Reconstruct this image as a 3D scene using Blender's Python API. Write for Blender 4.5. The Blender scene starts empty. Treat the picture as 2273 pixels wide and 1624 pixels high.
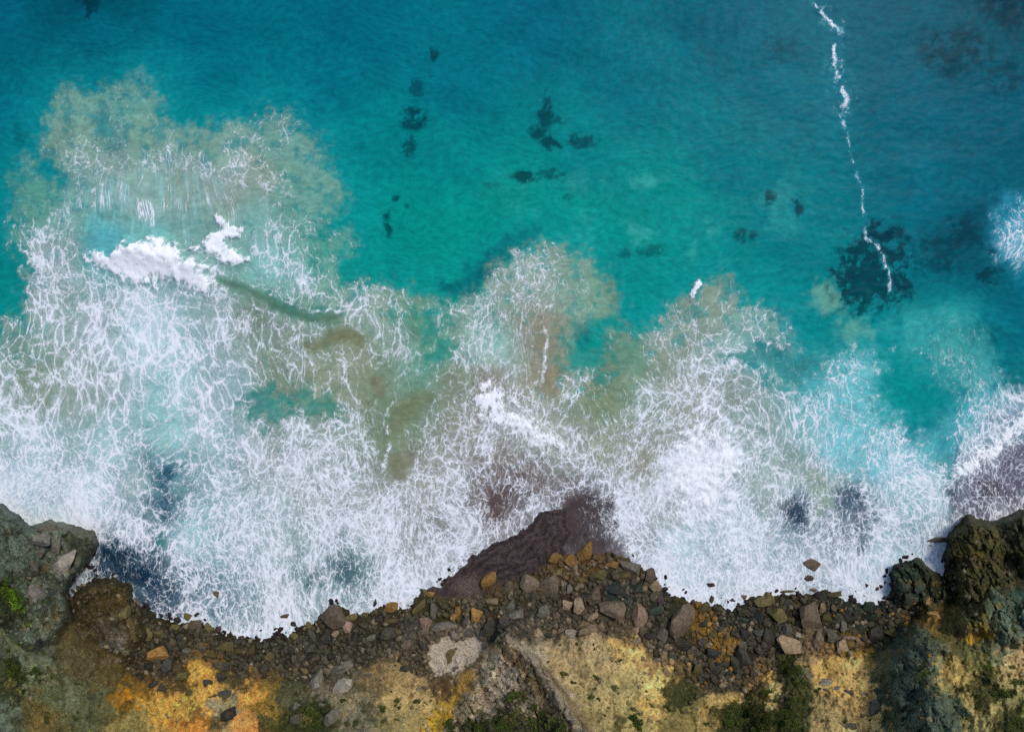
import bpy, bmesh, math, random
import numpy as np
from mathutils import Vector

random.seed(7)
RNG = np.random.default_rng(7)
S = bpy.context.scene
COL = S.collection

# ------------------------------------------------------------------ camera, sky, sun, exposure
CAM_H = 100.0                      # a drone looking straight down from 100 m
W_M, H_M = 150.0, 107.1            # what it sees at sea level
PW, PH = 2273.0, 1624.0            # units in which places were read off the photograph
K = PW / W_M
cam_d = bpy.data.cameras.new('camera')
cam_d.sensor_width = 36.0
cam_d.lens = 36.0 * CAM_H / W_M
cam_d.clip_start = 0.5
cam_d.clip_end = 9000
cam = bpy.data.objects.new('camera', cam_d)
cam.location = (0, 0, CAM_H)
COL.objects.link(cam)
S.camera = cam

SUN_EL, SUN_AZ = math.radians(54), math.radians(42)      # azimuth from +Y (up in the picture) towards +X
wd = bpy.data.worlds.new('World'); S.world = wd; wd.use_nodes = True
wn = wd.node_tree.nodes; wl = wd.node_tree.links
bg = wn['Background']
sky = wn.new('ShaderNodeTexSky'); sky.sky_type = 'NISHITA'; sky.sun_disc = False
sky.sun_elevation = SUN_EL; sky.sun_rotation = SUN_AZ
sky.air_density = 1.0; sky.dust_density = 1.0; sky.ozone_density = 1.0
wl.new(sky.outputs['Color'], bg.inputs['Color']); bg.inputs['Strength'].default_value = 0.10
sun_d = bpy.data.lights.new('sun', 'SUN'); sun_d.energy = 1.5; sun_d.angle = math.radians(15)
sun_d.color = (1.0, 0.93, 0.83)
sun = bpy.data.objects.new('sun', sun_d); COL.objects.link(sun)
sdir = Vector((math.sin(SUN_AZ) * math.cos(SUN_EL), math.cos(SUN_AZ) * math.cos(SUN_EL), math.sin(SUN_EL)))
sun.rotation_euler = sdir.to_track_quat('Z', 'Y').to_euler()
sun.location = (60, 60, 160)
S.cycles.use_denoising = False
S.view_settings.view_transform = 'Standard'
S.view_settings.look = 'None'
S.view_settings.exposure = 0.45
S.view_settings.gamma = 1.0
S.view_settings.use_curve_mapping = False

# ------------------------------------------------------------------ numpy helpers
def lin(c):
    c = np.asarray(c, float) / 255.0
    return np.where(c <= 0.04045, c / 12.92, ((c + 0.055) / 1.055) ** 2.4)

_PERM = {}
def _perm(seed):
    if seed not in _PERM:
        r = np.random.default_rng(1000 + seed)
        p = r.permutation(256)
        a = r.random(256) * 2 * np.pi
        _PERM[seed] = (np.concatenate([p, p]).astype(np.int32), np.cos(a).astype(np.float32), np.sin(a).astype(np.float32))
    return _PERM[seed]

def perlin(x, y, seed=0):
    p, gx, gy = _perm(seed)
    xf = np.floor(x); yf = np.floor(y)
    xi = xf.astype(np.int64) & 255; yi = yf.astype(np.int64) & 255
    fx = (x - xf).astype(np.float32); fy = (y - yf).astype(np.float32)
    u = fx * fx * fx * (fx * (fx * 6 - 15) + 10); v = fy * fy * fy * (fy * (fy * 6 - 15) + 10)
    a0 = p[xi]; a1 = p[(xi + 1) & 255]; yj = (yi + 1) & 255
    h00 = p[a0 + yi] ; h10 = p[a1 + yi]; h01 = p[a0 + yj]; h11 = p[a1 + yj]
    n00 = gx[h00] * fx + gy[h00] * fy
    n10 = gx[h10] * (fx - 1) + gy[h10] * fy
    n01 = gx[h01] * fx + gy[h01] * (fy - 1)
    n11 = gx[h11] * (fx - 1) + gy[h11] * (fy - 1)
    a = n00 + u * (n10 - n00); b = n01 + u * (n11 - n01)
    return (a + v * (b - a)) * 1.5

def fbm(x, y, octv=4, seed=0, gain=0.5):
    r = 0.0; a = 1.0; f = 1.0; t = 0.0
    for i in range(octv):
        r = r + a * perlin(x * f + 17.3 * i, y * f - 9.1 * i, seed + i); t += a
        a *= gain; f *= 2.03
    return r / t

def ridged(x, y, octv=4, seed=0, gain=0.55):
    r = 0.0; a = 1.0; f = 1.0; t = 0.0
    for i in range(octv):
        r = r + a * (1 - 2 * np.abs(perlin(x * f + 11.7 * i, y * f + 5.3 * i, seed + i))); t += a
        a *= gain; f *= 2.07
    return r / t

def cells(x, y, seed=0, jitter=0.9):
    """Worley: (distance to nearest, to second nearest, a random value of the nearest cell)."""
    p, _, _ = _perm(seed)
    r = np.random.default_rng(seed + 77); jx = r.random(256); jy = r.random(256); rv = r.random(256)
    xf = np.floor(x); yf = np.floor(y)
    d1 = np.full(x.shape, 9.0); d2 = np.full(x.shape, 9.0); val = np.zeros(x.shape)
    for dx in (-1, 0, 1):
        for dy in (-1, 0, 1):
            cx = xf + dx; cy = yf + dy
            h = p[p[cx.astype(np.int64) & 255] + (cy.astype(np.int64) & 255)]
            d = np.hypot(cx + .5 + jitter * (jx[h] - .5) - x, cy + .5 + jitter * (jy[h] - .5) - y)
            near = d < d1
            d2 = np.where(near, d1, np.minimum(d2, d)); val = np.where(near, rv[h], val); d1 = np.where(near, d, d1)
    return d1, d2, val

def sstep(a, b, x):
    t = np.clip((x - a) / (b - a), 0, 1)
    return t * t * (3 - 2 * t)

def sdf(poly, x, y):
    """Signed distance to a closed outline, negative inside."""
    P = np.asarray(poly, float); n = len(P)
    d = np.full(x.shape, 1e18); ins = np.zeros(x.shape, bool)
    for i in range(n):
        ax, ay = P[i]; bx, by = P[(i + 1) % n]
        ex, ey = bx - ax, by - ay
        t = np.clip(((x - ax) * ex + (y - ay) * ey) / (ex * ex + ey * ey + 1e-9), 0, 1)
        d = np.minimum(d, (x - ax - t * ex) ** 2 + (y - ay - t * ey) ** 2)
        if ay != by:
            ins ^= ((ay > y) != (by > y)) & (x < (bx - ax) * (y - ay) / (by - ay) + ax)
    d = np.sqrt(d)
    return np.where(ins, -d, d)

def line_dist(pts, x, y):
    """(distance to a polyline, interpolated third value along it)."""
    d = np.full(x.shape, 1e9); w = np.zeros(x.shape)
    for (ax, ay, aw), (bx, by, bw) in zip(pts[:-1], pts[1:]):
        ex, ey = bx - ax, by - ay
        t = np.clip(((x - ax) * ex + (y - ay) * ey) / (ex * ex + ey * ey + 1e-9), 0, 1)
        dd = np.hypot(x - ax - t * ex, y - ay - t * ey)
        m = dd < d
        d = np.where(m, dd, d); w = np.where(m, aw + t * (bw - aw), w)
    return d, w

def spread_pts(pts, x, y, soft=38.0, power=2.2):
    """Smooth interpolation of scattered values: rows (px, py, value...)."""
    A = np.asarray(pts, np.float32)
    acc = np.zeros(x.shape + (A.shape[1] - 2,), np.float32); wt = np.zeros(x.shape, np.float32)
    x = x.astype(np.float32); y = y.astype(np.float32)
    for row in A:
        w = 1.0 / ((x - row[0]) ** 2 + (y - row[1]) ** 2 + soft * soft) ** power * np.float32(1e9)
        wt += w
        for k in range(A.shape[1] - 2): acc[..., k] += w * row[2 + k]
    return acc / wt[..., None]

def mixc(a, b, t): return a + (b - a) * t[..., None]

def axis(lo, hi, step, far_lo, far_hi):
    m = list(np.arange(lo, hi + step * .5, step))
    def out(start, end, sgn):
        r = []; s = step; p = start
        while (p - end) * sgn < 0:
            s *= 1.45; p += sgn * s; r.append(p)
        r[-1] = end
        return r
    a = out(lo, far_lo, -1)[::-1] if far_lo < lo else []
    b = out(m[-1], far_hi, 1) if far_hi > m[-1] else []
    return np.array(a + m + b)

# ------------------------------------------------------------------ objects and names
def tag(o, label=None, cat=None, group=None, kind=None):
    if label: o['label'] = label
    if cat: o['category'] = cat
    if group: o['group'] = group
    if kind: o['kind'] = kind
    return o

def link(name, mesh, parent=None):
    o = bpy.data.objects.new(name, mesh); COL.objects.link(o)
    if parent is not None: o.parent = parent
    return o

def grid_mesh(name, V, nx, ny, keep, mat, attrs, smooth=True):
    """A mesh of the quads KEEP of an ny x nx lattice of points V, with per-point attributes {name: array}."""
    idx = np.arange(nx * ny).reshape(ny, nx)
    q = np.stack([idx[:-1, :-1], idx[:-1, 1:], idx[1:, 1:], idx[1:, :-1]], -1).reshape(-1, 4)[keep.reshape(-1)]
    used = np.unique(q); remap = np.zeros(nx * ny, np.int32); remap[used] = np.arange(len(used), dtype=np.int32)
    q = remap[q].astype(np.int32); nf = len(q)
    me = bpy.data.meshes.new(name)
    me.vertices.add(len(used)); me.vertices.foreach_set('co', V.reshape(-1, 3)[used].astype(np.float32).ravel())
    me.loops.add(nf * 4); me.loops.foreach_set('vertex_index', q.ravel())
    me.polygons.add(nf); me.polygons.foreach_set('loop_start', np.arange(0, nf * 4, 4, dtype=np.int32))
    me.polygons.foreach_set('use_smooth', np.full(nf, smooth))
    for k, a in attrs.items():
        if a.ndim == 3 and a.shape[2] == 3 and k.endswith('col'):
            at = me.attributes.new(k, 'FLOAT_COLOR', 'POINT')
            d = np.ones((len(used), 4), np.float32); d[:, :3] = a.reshape(-1, 3)[used]
            at.data.foreach_set('color', d.ravel())
        elif a.ndim == 3:
            at = me.attributes.new(k, 'FLOAT_VECTOR', 'POINT')
            at.data.foreach_set('vector', a.reshape(-1, 3)[used].astype(np.float32).ravel())
        else:
            at = me.attributes.new(k, 'FLOAT', 'POINT')
            at.data.foreach_set('value', a.reshape(-1)[used].astype(np.float32))
    me.update(calc_edges=True)
    me.materials.append(mat)
    return me

# ------------------------------------------------------------------ node helper
class NT:
    def __init__(self, name):
        self.m = bpy.data.materials.new(name); self.m.use_nodes = True
        self.t = self.m.node_tree; self.n = self.t.nodes; self.l = self.t.links
        self.b = self.n['Principled BSDF']
    def new(self, t, **kw):
        nd = self.n.new(t)
        for k, v in kw.items(): setattr(nd, k, v)
        return nd
    def set(self, sock, v):
        if hasattr(v, 'is_output') or isinstance(v, bpy.types.NodeSocket): self.l.new(v, sock)
        else: sock.default_value = v
    def attr(self, name, out='Fac'): return self.new('ShaderNodeAttribute', attribute_name=name).outputs[out]
    def math(self, op, a, b=0.0, c=0.0, clamp=False):
        nd = self.new('ShaderNodeMath', operation=op, use_clamp=clamp)
        self.set(nd.inputs[0], a); self.set(nd.inputs[1], b); self.set(nd.inputs[2], c)
        return nd.outputs[0]
    def vmath(self, op, a, b=(0, 0, 0), scale=None):
        nd = self.new('ShaderNodeVectorMath', operation=op)
        self.set(nd.inputs[0], a); self.set(nd.inputs[1], b)
        if scale is not None: self.set(nd.inputs['Scale'], scale)
        return nd.outputs[0]
    def ss(self, v, a, b, lo=0.0, hi=1.0):
        nd = self.new('ShaderNodeMapRange', interpolation_type='SMOOTHSTEP')
        self.set(nd.inputs[0], v); self.set(nd.inputs[1], a); self.set(nd.inputs[2], b); self.set(nd.inputs[3], lo); self.set(nd.inputs[4], hi)
        return nd.outputs[0]
    def noise(self, vec, scale, detail=3, rough=.55, dist=0.0, out='Fac'):
        nd = self.new('ShaderNodeTexNoise')
        self.set(nd.inputs['Vector'], vec); self.set(nd.inputs['Scale'], scale); nd.inputs['Detail'].default_value = detail
        nd.inputs['Roughness'].default_value = rough; nd.inputs['Distortion'].default_value = dist
        return nd.outputs[out]
    def voro(self, vec, scale, feature='DISTANCE_TO_EDGE', out='Distance', rnd=1.0):
        nd = self.new('ShaderNodeTexVoronoi', feature=feature)
        self.set(nd.inputs['Vector'], vec); self.set(nd.inputs['Scale'], scale); nd.inputs['Randomness'].default_value = rnd
        return nd.outputs[out]
    def mix(self, f, a, b, mode='MIX'):
        nd = self.new('ShaderNodeMix', data_type='RGBA', blend_type=mode)
        self.set(nd.inputs[0], f); self.set(nd.inputs[6], a); self.set(nd.inputs[7], b)
        return nd.outputs[2]
    def bump(self, h, strength, dist):
        nd = self.new('ShaderNodeBump'); nd.inputs['Strength'].default_value = strength; nd.inputs['Distance'].default_value = dist
        self.set(nd.inputs['Height'], h)
        return nd.outputs[0]

# ------------------------------------------------------------------ sea: material
def sea_material():
    t = NT('sea_water')
    wcol = t.attr('water_col', 'Color'); cov = t.attr('foam'); thick = t.attr('thick'); strk = t.attr('streak'); big = t.attr('cell_size')
    fc = t.attr('flow', 'Vector')
    # warped coordinates: foam is dragged about by the water
    wv = t.vmath('SUBTRACT', t.noise(fc, 0.22, 3, .55, out='Color'), (.5, .5, .5))
    p = t.vmath('ADD', fc, t.vmath('SCALE', wv, scale=2.6))
    wv2 = t.vmath('SUBTRACT', t.noise(fc, 1.1, 4, .62, out='Color'), (.5, .5, .5))
    p2 = t.vmath('ADD', p, t.vmath('SCALE', wv2, scale=0.62))
    def net(scale, width, vec):
        return t.ss(t.voro(vec, scale), 0.0, width, 1.0, 0.0)
    gate1 = t.noise(p, 0.30, 3, .6); gate2 = t.noise(p2, 0.9, 3, .6)
    e1 = t.voro(p2, .62); e2 = t.voro(p2, 1.45); e3 = t.voro(p2, 3.4)
    def wall(e, core, halo, gate):
        return t.math('MULTIPLY', t.math('ADD', t.ss(e, 0, core, .62, 0), t.ss(e, 0, halo, .38, 0)), gate)
    n1 = wall(e1, .10, .34, t.ss(gate1, .30, .58, .45, 1.0))
    n2 = wall(e2, .13, .40, t.ss(gate2, .34, .62, .25, 1.0))
    n3 = wall(e3, .18, .45, t.ss(gate1, .42, .62, 1.0, .35))
    fib = t.vmath('MULTIPLY', p2, (1.0, .42, 1.0))
    f1 = t.noise(fib, 1.3, 5, .68); f2 = t.noise(fib, 3.4, 4, .68); f3 = t.noise(t.vmath('MULTIPLY', p2, (.5, 1.1, 1.0)), 3.0, 4, .68)
    r1 = t.ss(t.math('ABSOLUTE', t.math('SUBTRACT', f1, .5)), 0, .028, 1, 0)
    r2 = t.ss(t.math('ABSOLUTE', t.math('SUBTRACT', f2, .5)), 0, .05, 1, 0)
    r3 = t.ss(t.math('ABSOLUTE', t.math('SUBTRACT', f3, .5)), 0, .05, 1, 0)
    sm = t.math('SUBTRACT', 1.0, t.math('MULTIPLY', big, .5))
    d = t.math('ADD', t.math('MULTIPLY', n1, t.math('ADD', .16, t.math('MULTIPLY', big, .42))), t.math('MULTIPLY', n2, t.math('MULTIPLY', sm, .58)))
    d = t.math('ADD', d, t.math('MULTIPLY', n3, t.math('MULTIPLY', sm, .36)))
    d = t.math('ADD', d, t.math('MULTIPLY', r1, .24))
    d = t.math('ADD', d, t.math('MULTIPLY', r2, .22))
    d = t.math('ADD', d, t.math('MULTIPLY', r3, .18))
    # streaks running out to sea behind the breaker
    sp = t.vmath('MULTIPLY', t.vmath('ADD', fc, t.vmath('SCALE', wv, scale=.9)), (1.0, .055, 1.0))
    s1 = t.noise(sp, 1.5, 4, .6)
    rs = t.ss(t.math('ABSOLUTE', t.math('SUBTRACT', s1, .5)), 0, .06, 1.0, 0)
    s2 = t.noise(p, 0.30, 3, .5)
    rs = t.math('MULTIPLY', rs, t.ss(s2, .38, .62, .42, 1))
    dm = t.new('ShaderNodeMix', data_type='FLOAT'); t.set(dm.inputs[0], strk); t.set(dm.inputs[2], d); t.set(dm.inputs[3], rs)
    d = dm.outputs[0]
    tiny = t.noise(fc, 5.5, 4, .72)
    d = t.math('ADD', d, t.math('MULTIPLY', t.math('SUBTRACT', tiny, .5), .30))
    # coverage lifts the pattern
    patch = t.noise(p, 0.15, 5, .62)
    c = t.math('ADD', cov, t.math('MULTIPLY', t.math('MULTIPLY', t.math('SUBTRACT', patch, .5), 1.35), t.ss(cov, 0, .3)))
    lift = t.math('MULTIPLY', t.math('SUBTRACT', c, .58), 1.0)
    foam = t.ss(t.math('ADD', d, lift), .24, .94)
    foam = t.math('MULTIPLY', foam, t.ss(cov, .02, .36))
    puffs = t.noise(p2, 1.1, 5, .68)
    body = t.ss(t.math('ADD', thick, t.math('ADD', t.math('MULTIPLY', t.math('SUBTRACT', d, .38), .75), t.math('MULTIPLY', t.math('SUBTRACT', puffs, .5), 1.1))), .38, .92)
    body = t.math('MULTIPLY', body, t.ss(thick, .03, .22))
    foam = t.math('MAXIMUM', foam, body)
    milk = t.math('MULTIPLY', t.ss(c, .10, 1.10), .44)
    # small chop: light and dark of the ripples painted into the water colour
    chop = t.math('ADD', t.math('MULTIPLY', t.noise(t.vmath('MULTIPLY', fc, (1.0, 2.6, 1.0)), .85, 5, .68), .72), t.math('MULTIPLY', t.noise(t.vmath('MULTIPLY', fc, (1.0, 2.2, 1.0)), .16, 3, .6), .28))
    base = t.mix(1.0, wcol, t.mix(t.ss(chop, .3, .7), (.74, .77, .80, 1), (1.24, 1.22, 1.18, 1)), 'MULTIPLY')
    base = t.mix(milk, base, t.mix(.5, t.mix(.35, wcol, (1, 1, 1, 1)), (.40, .68, .72, 1)))
    col = t.mix(t.math('MULTIPLY', foam, .96), base, (.88, .91, .96, 1))
    col = t.mix(t.ss(body, .55, 1.0), col, (.95, .96, .98, 1))
    t.l.new(col, t.b.inputs['Base Color'])
    t.set(t.b.inputs['Roughness'], t.ss(foam, 0, .6, .35, .95))
    t.set(t.b.inputs['Specular IOR Level'], .02)
    hh = t.math('ADD', t.math('MULTIPLY', foam, .55), t.math('MULTIPLY', chop, .30))
    t.l.new(t.bump(hh, .45, .16), t.b.inputs['Normal'])
    return t.m
SEA = sea_material()

# ------------------------------------------------------------------ shore outline and sea fields (read off the photograph)
SHORE = [(-60000, 1080), (-600, 1060), (-120, 1095), (0, 1125), (30, 1145), (70, 1172), (115, 1160), (160, 1174), (205, 1185), (217, 1212), (205, 1250),
         (165, 1292), (205, 1292), (250, 1290), (285, 1300), (292, 1335), (325, 1345), (345, 1372), (395, 1388), (450, 1382), (500, 1408), (560, 1418), (640, 1410),
         (690, 1388), (712, 1362), (745, 1348), (800, 1368), (850, 1345), (890, 1355), (918, 1345), (935, 1312), (975, 1306), (1005, 1275), (1050, 1225),
         (1092, 1205), (1130, 1192), (1165, 1168), (1200, 1134), (1236, 1128), (1266, 1114), (1262, 1150), (1280, 1185), (1258, 1215), (1262, 1234), (1300, 1222), (1350, 1232), (1395, 1244),
         (1440, 1268), (1468, 1298), (1480, 1320), (1530, 1335), (1570, 1345), (1620, 1352), (1680, 1322), (1760, 1322), (1830, 1312), (1880, 1330), (1948, 1342),
         (1980, 1300), (1992, 1255), (2035, 1244), (2060, 1262), (2095, 1285), (2108, 1262), (2100, 1225), (2118, 1185), (2150, 1150), (2200, 1166), (2240, 1150),
         (2273, 1132), (2420, 1090), (2900, 1050), (62000, 1080), (62000, 60000), (-60000, 60000)]
PLUME = [(-400, 560), (-80, 720), (0, 765), (20, 720), (62, 690), (74, 640), (62, 570), (32, 520), (24, 480), (42, 430), (30, 400), (58, 358), (98, 395), (140, 425), (152, 385),
         (105, 330), (106, 268), (150, 200), (200, 214), (240, 200), (270, 182), (300, 172), (335, 200), (356, 232), (366, 276), (400, 292), (440, 302), (500, 286),
         (560, 280), (600, 250), (640, 256), (652, 292), (702, 320), (708, 352), (735, 388), (756, 430), (735, 472), (704, 482), (690, 505), (722, 520), (770, 508),
         (776, 540), (742, 572), (748, 622), (765, 650), (830, 628), (885, 648), (955, 662), (1000, 682), (1040, 684), (1080, 630), (1112, 600), (1150, 570),
         (1205, 555), (1280, 570), (1332, 610), (1376, 658), (1360, 692), (1306, 706), (1262, 760), (1275, 800), (1320, 790), (1350, 745), (1410, 735), (1452, 738), (1500, 690),
         (1560, 640), (1602, 625), (1640, 680), (1690, 682), (1736, 715), (1742, 762), (1790, 805), (1830, 800), (1890, 785), (1925, 778), (1940, 800), (1930, 860),
         (1958, 925), (2010, 962), (2060, 985), (2100, 955), (2140, 905), (2150, 860), (2105, 830), (2060, 790), (2062, 745), (2105, 725), (2150, 745), (2190, 800),
         (2200, 850), (2240, 870), (2330, 830), (2600, 900), (2700, 1700), (-600, 1700)]
POCKETS = [[(545, 880), (600, 868), (618, 905), (600, 945), (556, 935)], [(650, 885), (690, 870), (735, 890), (750, 940), (700, 925), (655, 925)],
           [(1255, 740), (1320, 720), (1345, 800), (1320, 850), (1262, 815)], [(600, 660), (660, 672), (735, 690), (720, 702), (650, 692)],
           [(215, 275), (240, 235), (262, 300), (256, 345), (228, 335)], [(950, 690), (985, 690), (1000, 790), (960, 790)],
           [(1620, 800), (1700, 760), (1800, 810), (1830, 880), (1760, 870)], [(2040, 985), (2100, 960), (2130, 1000), (2090, 1060)]]
CLEAR = [(0, 0, 6, 94, 124), (200, 60, 8, 104, 132), (190, 0, 4, 62, 88), (450, 40, 6, 105, 135), (800, 40, 6, 106, 136), (1200, 30, 6, 106, 136), (1600, 40, 5, 98, 128), (1950, 30, 6, 92, 122),
         (2250, 20, 6, 58, 84), (2150, 110, 6, 84, 112), (0, 250, 10, 110, 134), (80, 330, 12, 118, 136), (20, 420, 12, 124, 138), (20, 600, 10, 128, 126), (40, 660, 12, 132, 126),
         (450, 170, 8, 116, 140), (700, 200, 8, 118, 142), (420, 240, 12, 132, 145), (1000, 180, 8, 118, 142), (1400, 180, 8, 116, 140), (1750, 200, 6, 110, 136), (2050, 250, 6, 96, 126),
         (2250, 250, 6, 90, 120), (820, 330, 10, 138, 148), (1000, 350, 10, 140, 147), (1300, 380, 10, 138, 147), (1600, 350, 8, 124, 142), (850, 470, 10, 156, 150), (1000, 500, 10, 160, 150),
         (900, 580, 10, 152, 142), (1150, 470, 12, 160, 150), (1280, 470, 16, 160, 152), (1500, 440, 18, 158, 156), (1400, 540, 10, 156, 150), (1500, 600, 10, 150, 148), (1750, 500, 8, 130, 146),
         (1400, 640, 10, 152, 146), (1650, 620, 10, 146, 148), (1800, 620, 8, 136, 148), (1780, 740, 10, 138, 150), (1850, 700, 14, 146, 152), (2000, 730, 16, 148, 156), (2050, 420, 8, 106, 134),
         (2180, 460, 8, 90, 120), (2140, 600, 8, 92, 118), (2110, 680, 12, 130, 145), (2230, 700, 10, 112, 138), (2200, 760, 8, 84, 112), (2250, 830, 8, 84, 112), (2010, 850, 16, 152, 154),
         (1880, 860, 14, 150, 152), (2080, 1010, 8, 118, 140), (600, 900, 26, 140, 126), (690, 900, 55, 132, 108), (1290, 770, 14, 148, 128), (660, 685, 90, 122, 96), (970, 740, 24, 150, 124)]
TURBID = [(1310, 1140, 92, 78, 80), (1330, 1190, 98, 86, 90), (1300, 1205, 90, 78, 80), (1350, 1140, 94, 82, 84), (1400, 1150, 170, 176, 176), (180, 250, 116, 166, 148), (290, 220, 104, 166, 150), (320, 300, 124, 168, 148), (180, 320, 124, 164, 142), (80, 430, 88, 158, 140), (60, 490, 96, 160, 140), (450, 330, 122, 166, 148),
          (620, 300, 112, 166, 150), (680, 400, 112, 165, 148), (560, 380, 140, 164, 142), (250, 370, 140, 172, 156), (400, 420, 142, 170, 154), (300, 450, 132, 166, 152), (500, 440, 142, 162, 146),
          (235, 525, 92, 184, 188), (340, 520, 112, 180, 176), (260, 480, 118, 172, 164), (430, 510, 118, 166, 154), (150, 470, 118, 168, 156), (640, 480, 112, 168, 150), (560, 500, 128, 182, 172), (720, 540, 92, 165, 145),
          (600, 580, 122, 190, 178), (690, 610, 112, 182, 168), (700, 660, 128, 168, 144), (120, 560, 128, 152, 142), (100, 660, 136, 158, 146), (60, 760, 118, 156, 136), (200, 700, 140, 166, 158),
          (330, 750, 158, 204, 210), (470, 700, 138, 168, 162), (560, 720, 120, 142, 122), (200, 850, 142, 160, 146), (80, 870, 134, 150, 126), (60, 830, 126, 150, 120), (400, 850, 150, 206, 206),
          (380, 960, 152, 204, 202), (500, 850, 140, 172, 170), (250, 980, 142, 188, 182), (120, 1000, 142, 182, 174), (650, 780, 132, 150, 130), (620, 830, 128, 148, 124),
          (700, 830, 138, 150, 122), (800, 790, 142, 152, 122), (760, 900, 140, 152, 124), (820, 700, 140, 166, 144), (870, 770, 128, 156, 130), (900, 720, 100, 152, 126),
          (940, 800, 100, 156, 134), (1000, 840, 138, 150, 124), (860, 930, 118, 140, 110), (1050, 730, 132, 172, 150), (1100, 780, 150, 196, 182),
          (1160, 620, 142, 166, 146), (1250, 650, 138, 168, 148), (1200, 720, 148, 148, 124), (1215, 830, 146, 140, 112), (1300, 640, 124, 166, 142), (1280, 880, 132, 146, 116), (1330, 880, 124, 142, 106),
          (1100, 840, 142, 140, 122), (1400, 790, 110, 156, 130), (1400, 860, 126, 150, 124), (1480, 780, 138, 156, 134), (1560, 700, 138, 160, 140), (1640, 740, 124, 172, 158), (1500, 860, 140, 148, 126),
          (1680, 820, 112, 172, 166), (600, 1000, 146, 158, 148), (480, 980, 144, 184, 182), (300, 1080, 150, 180, 172), (200, 1100, 176, 208, 218), (60, 1080, 178, 208, 222), (380, 1090, 128, 170, 172),
          (420, 1180, 150, 206, 208), (600, 1150, 150, 176, 172), (700, 1080, 146, 156, 142), (760, 1260, 86, 124, 124), (850, 1150, 144, 148, 134), (960, 1060, 146, 144, 124), (1000, 1150, 136, 136, 128),
          (1090, 1110, 104, 84, 78), (1160, 1090, 112, 94, 88), (1300, 1120, 92, 78, 80), (1360, 1180, 104, 92, 96), (1180, 960, 160, 166, 148), (1060, 960, 148, 144, 122), (1260, 1000, 148, 152, 132),
          (1350, 1000, 148, 156, 130), (1420, 1000, 146, 148, 124), (1440, 1100, 162, 168, 152), (1560, 900, 150, 150, 130), (1650, 850, 138, 152, 138), (1560, 1020, 200, 204, 206), (1600, 1180, 172, 196, 198),
          (1500, 1230, 168, 206, 214), (1700, 950, 132, 160, 148), (1730, 1050, 142, 170, 154), (1800, 900, 96, 182, 182), (1850, 1000, 128, 202, 208), (1880, 860, 98, 196, 200), (1990, 1000, 120, 204, 212),
          (1820, 1080, 140, 164, 144), (2000, 1100, 134, 190, 196), (2110, 760, 72, 166, 156), (2170, 860, 90, 182, 182), (2120, 940, 90, 186, 192), (2080, 1080, 140, 190, 192), (1700, 1200, 150, 176, 182),
          (1840, 1240, 140, 158, 166), (1950, 1240, 160, 196, 208), (2190, 1060, 106, 108, 128), (2260, 1040, 110, 112, 134), (2180, 1120, 88, 84, 102), (2240, 1110, 96, 92, 112), (2250, 940, 96, 136, 156),
          (1895, 1170, 70, 92, 112), (1880, 1110, 62, 88, 108), (1760, 1130, 54, 76, 98), (330, 1250, 24, 62, 86), (260, 1230, 28, 58, 80), (400, 1290, 40, 88, 112), (360, 1060, 36, 96, 112), (365, 1130, 34, 84, 104)]
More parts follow.
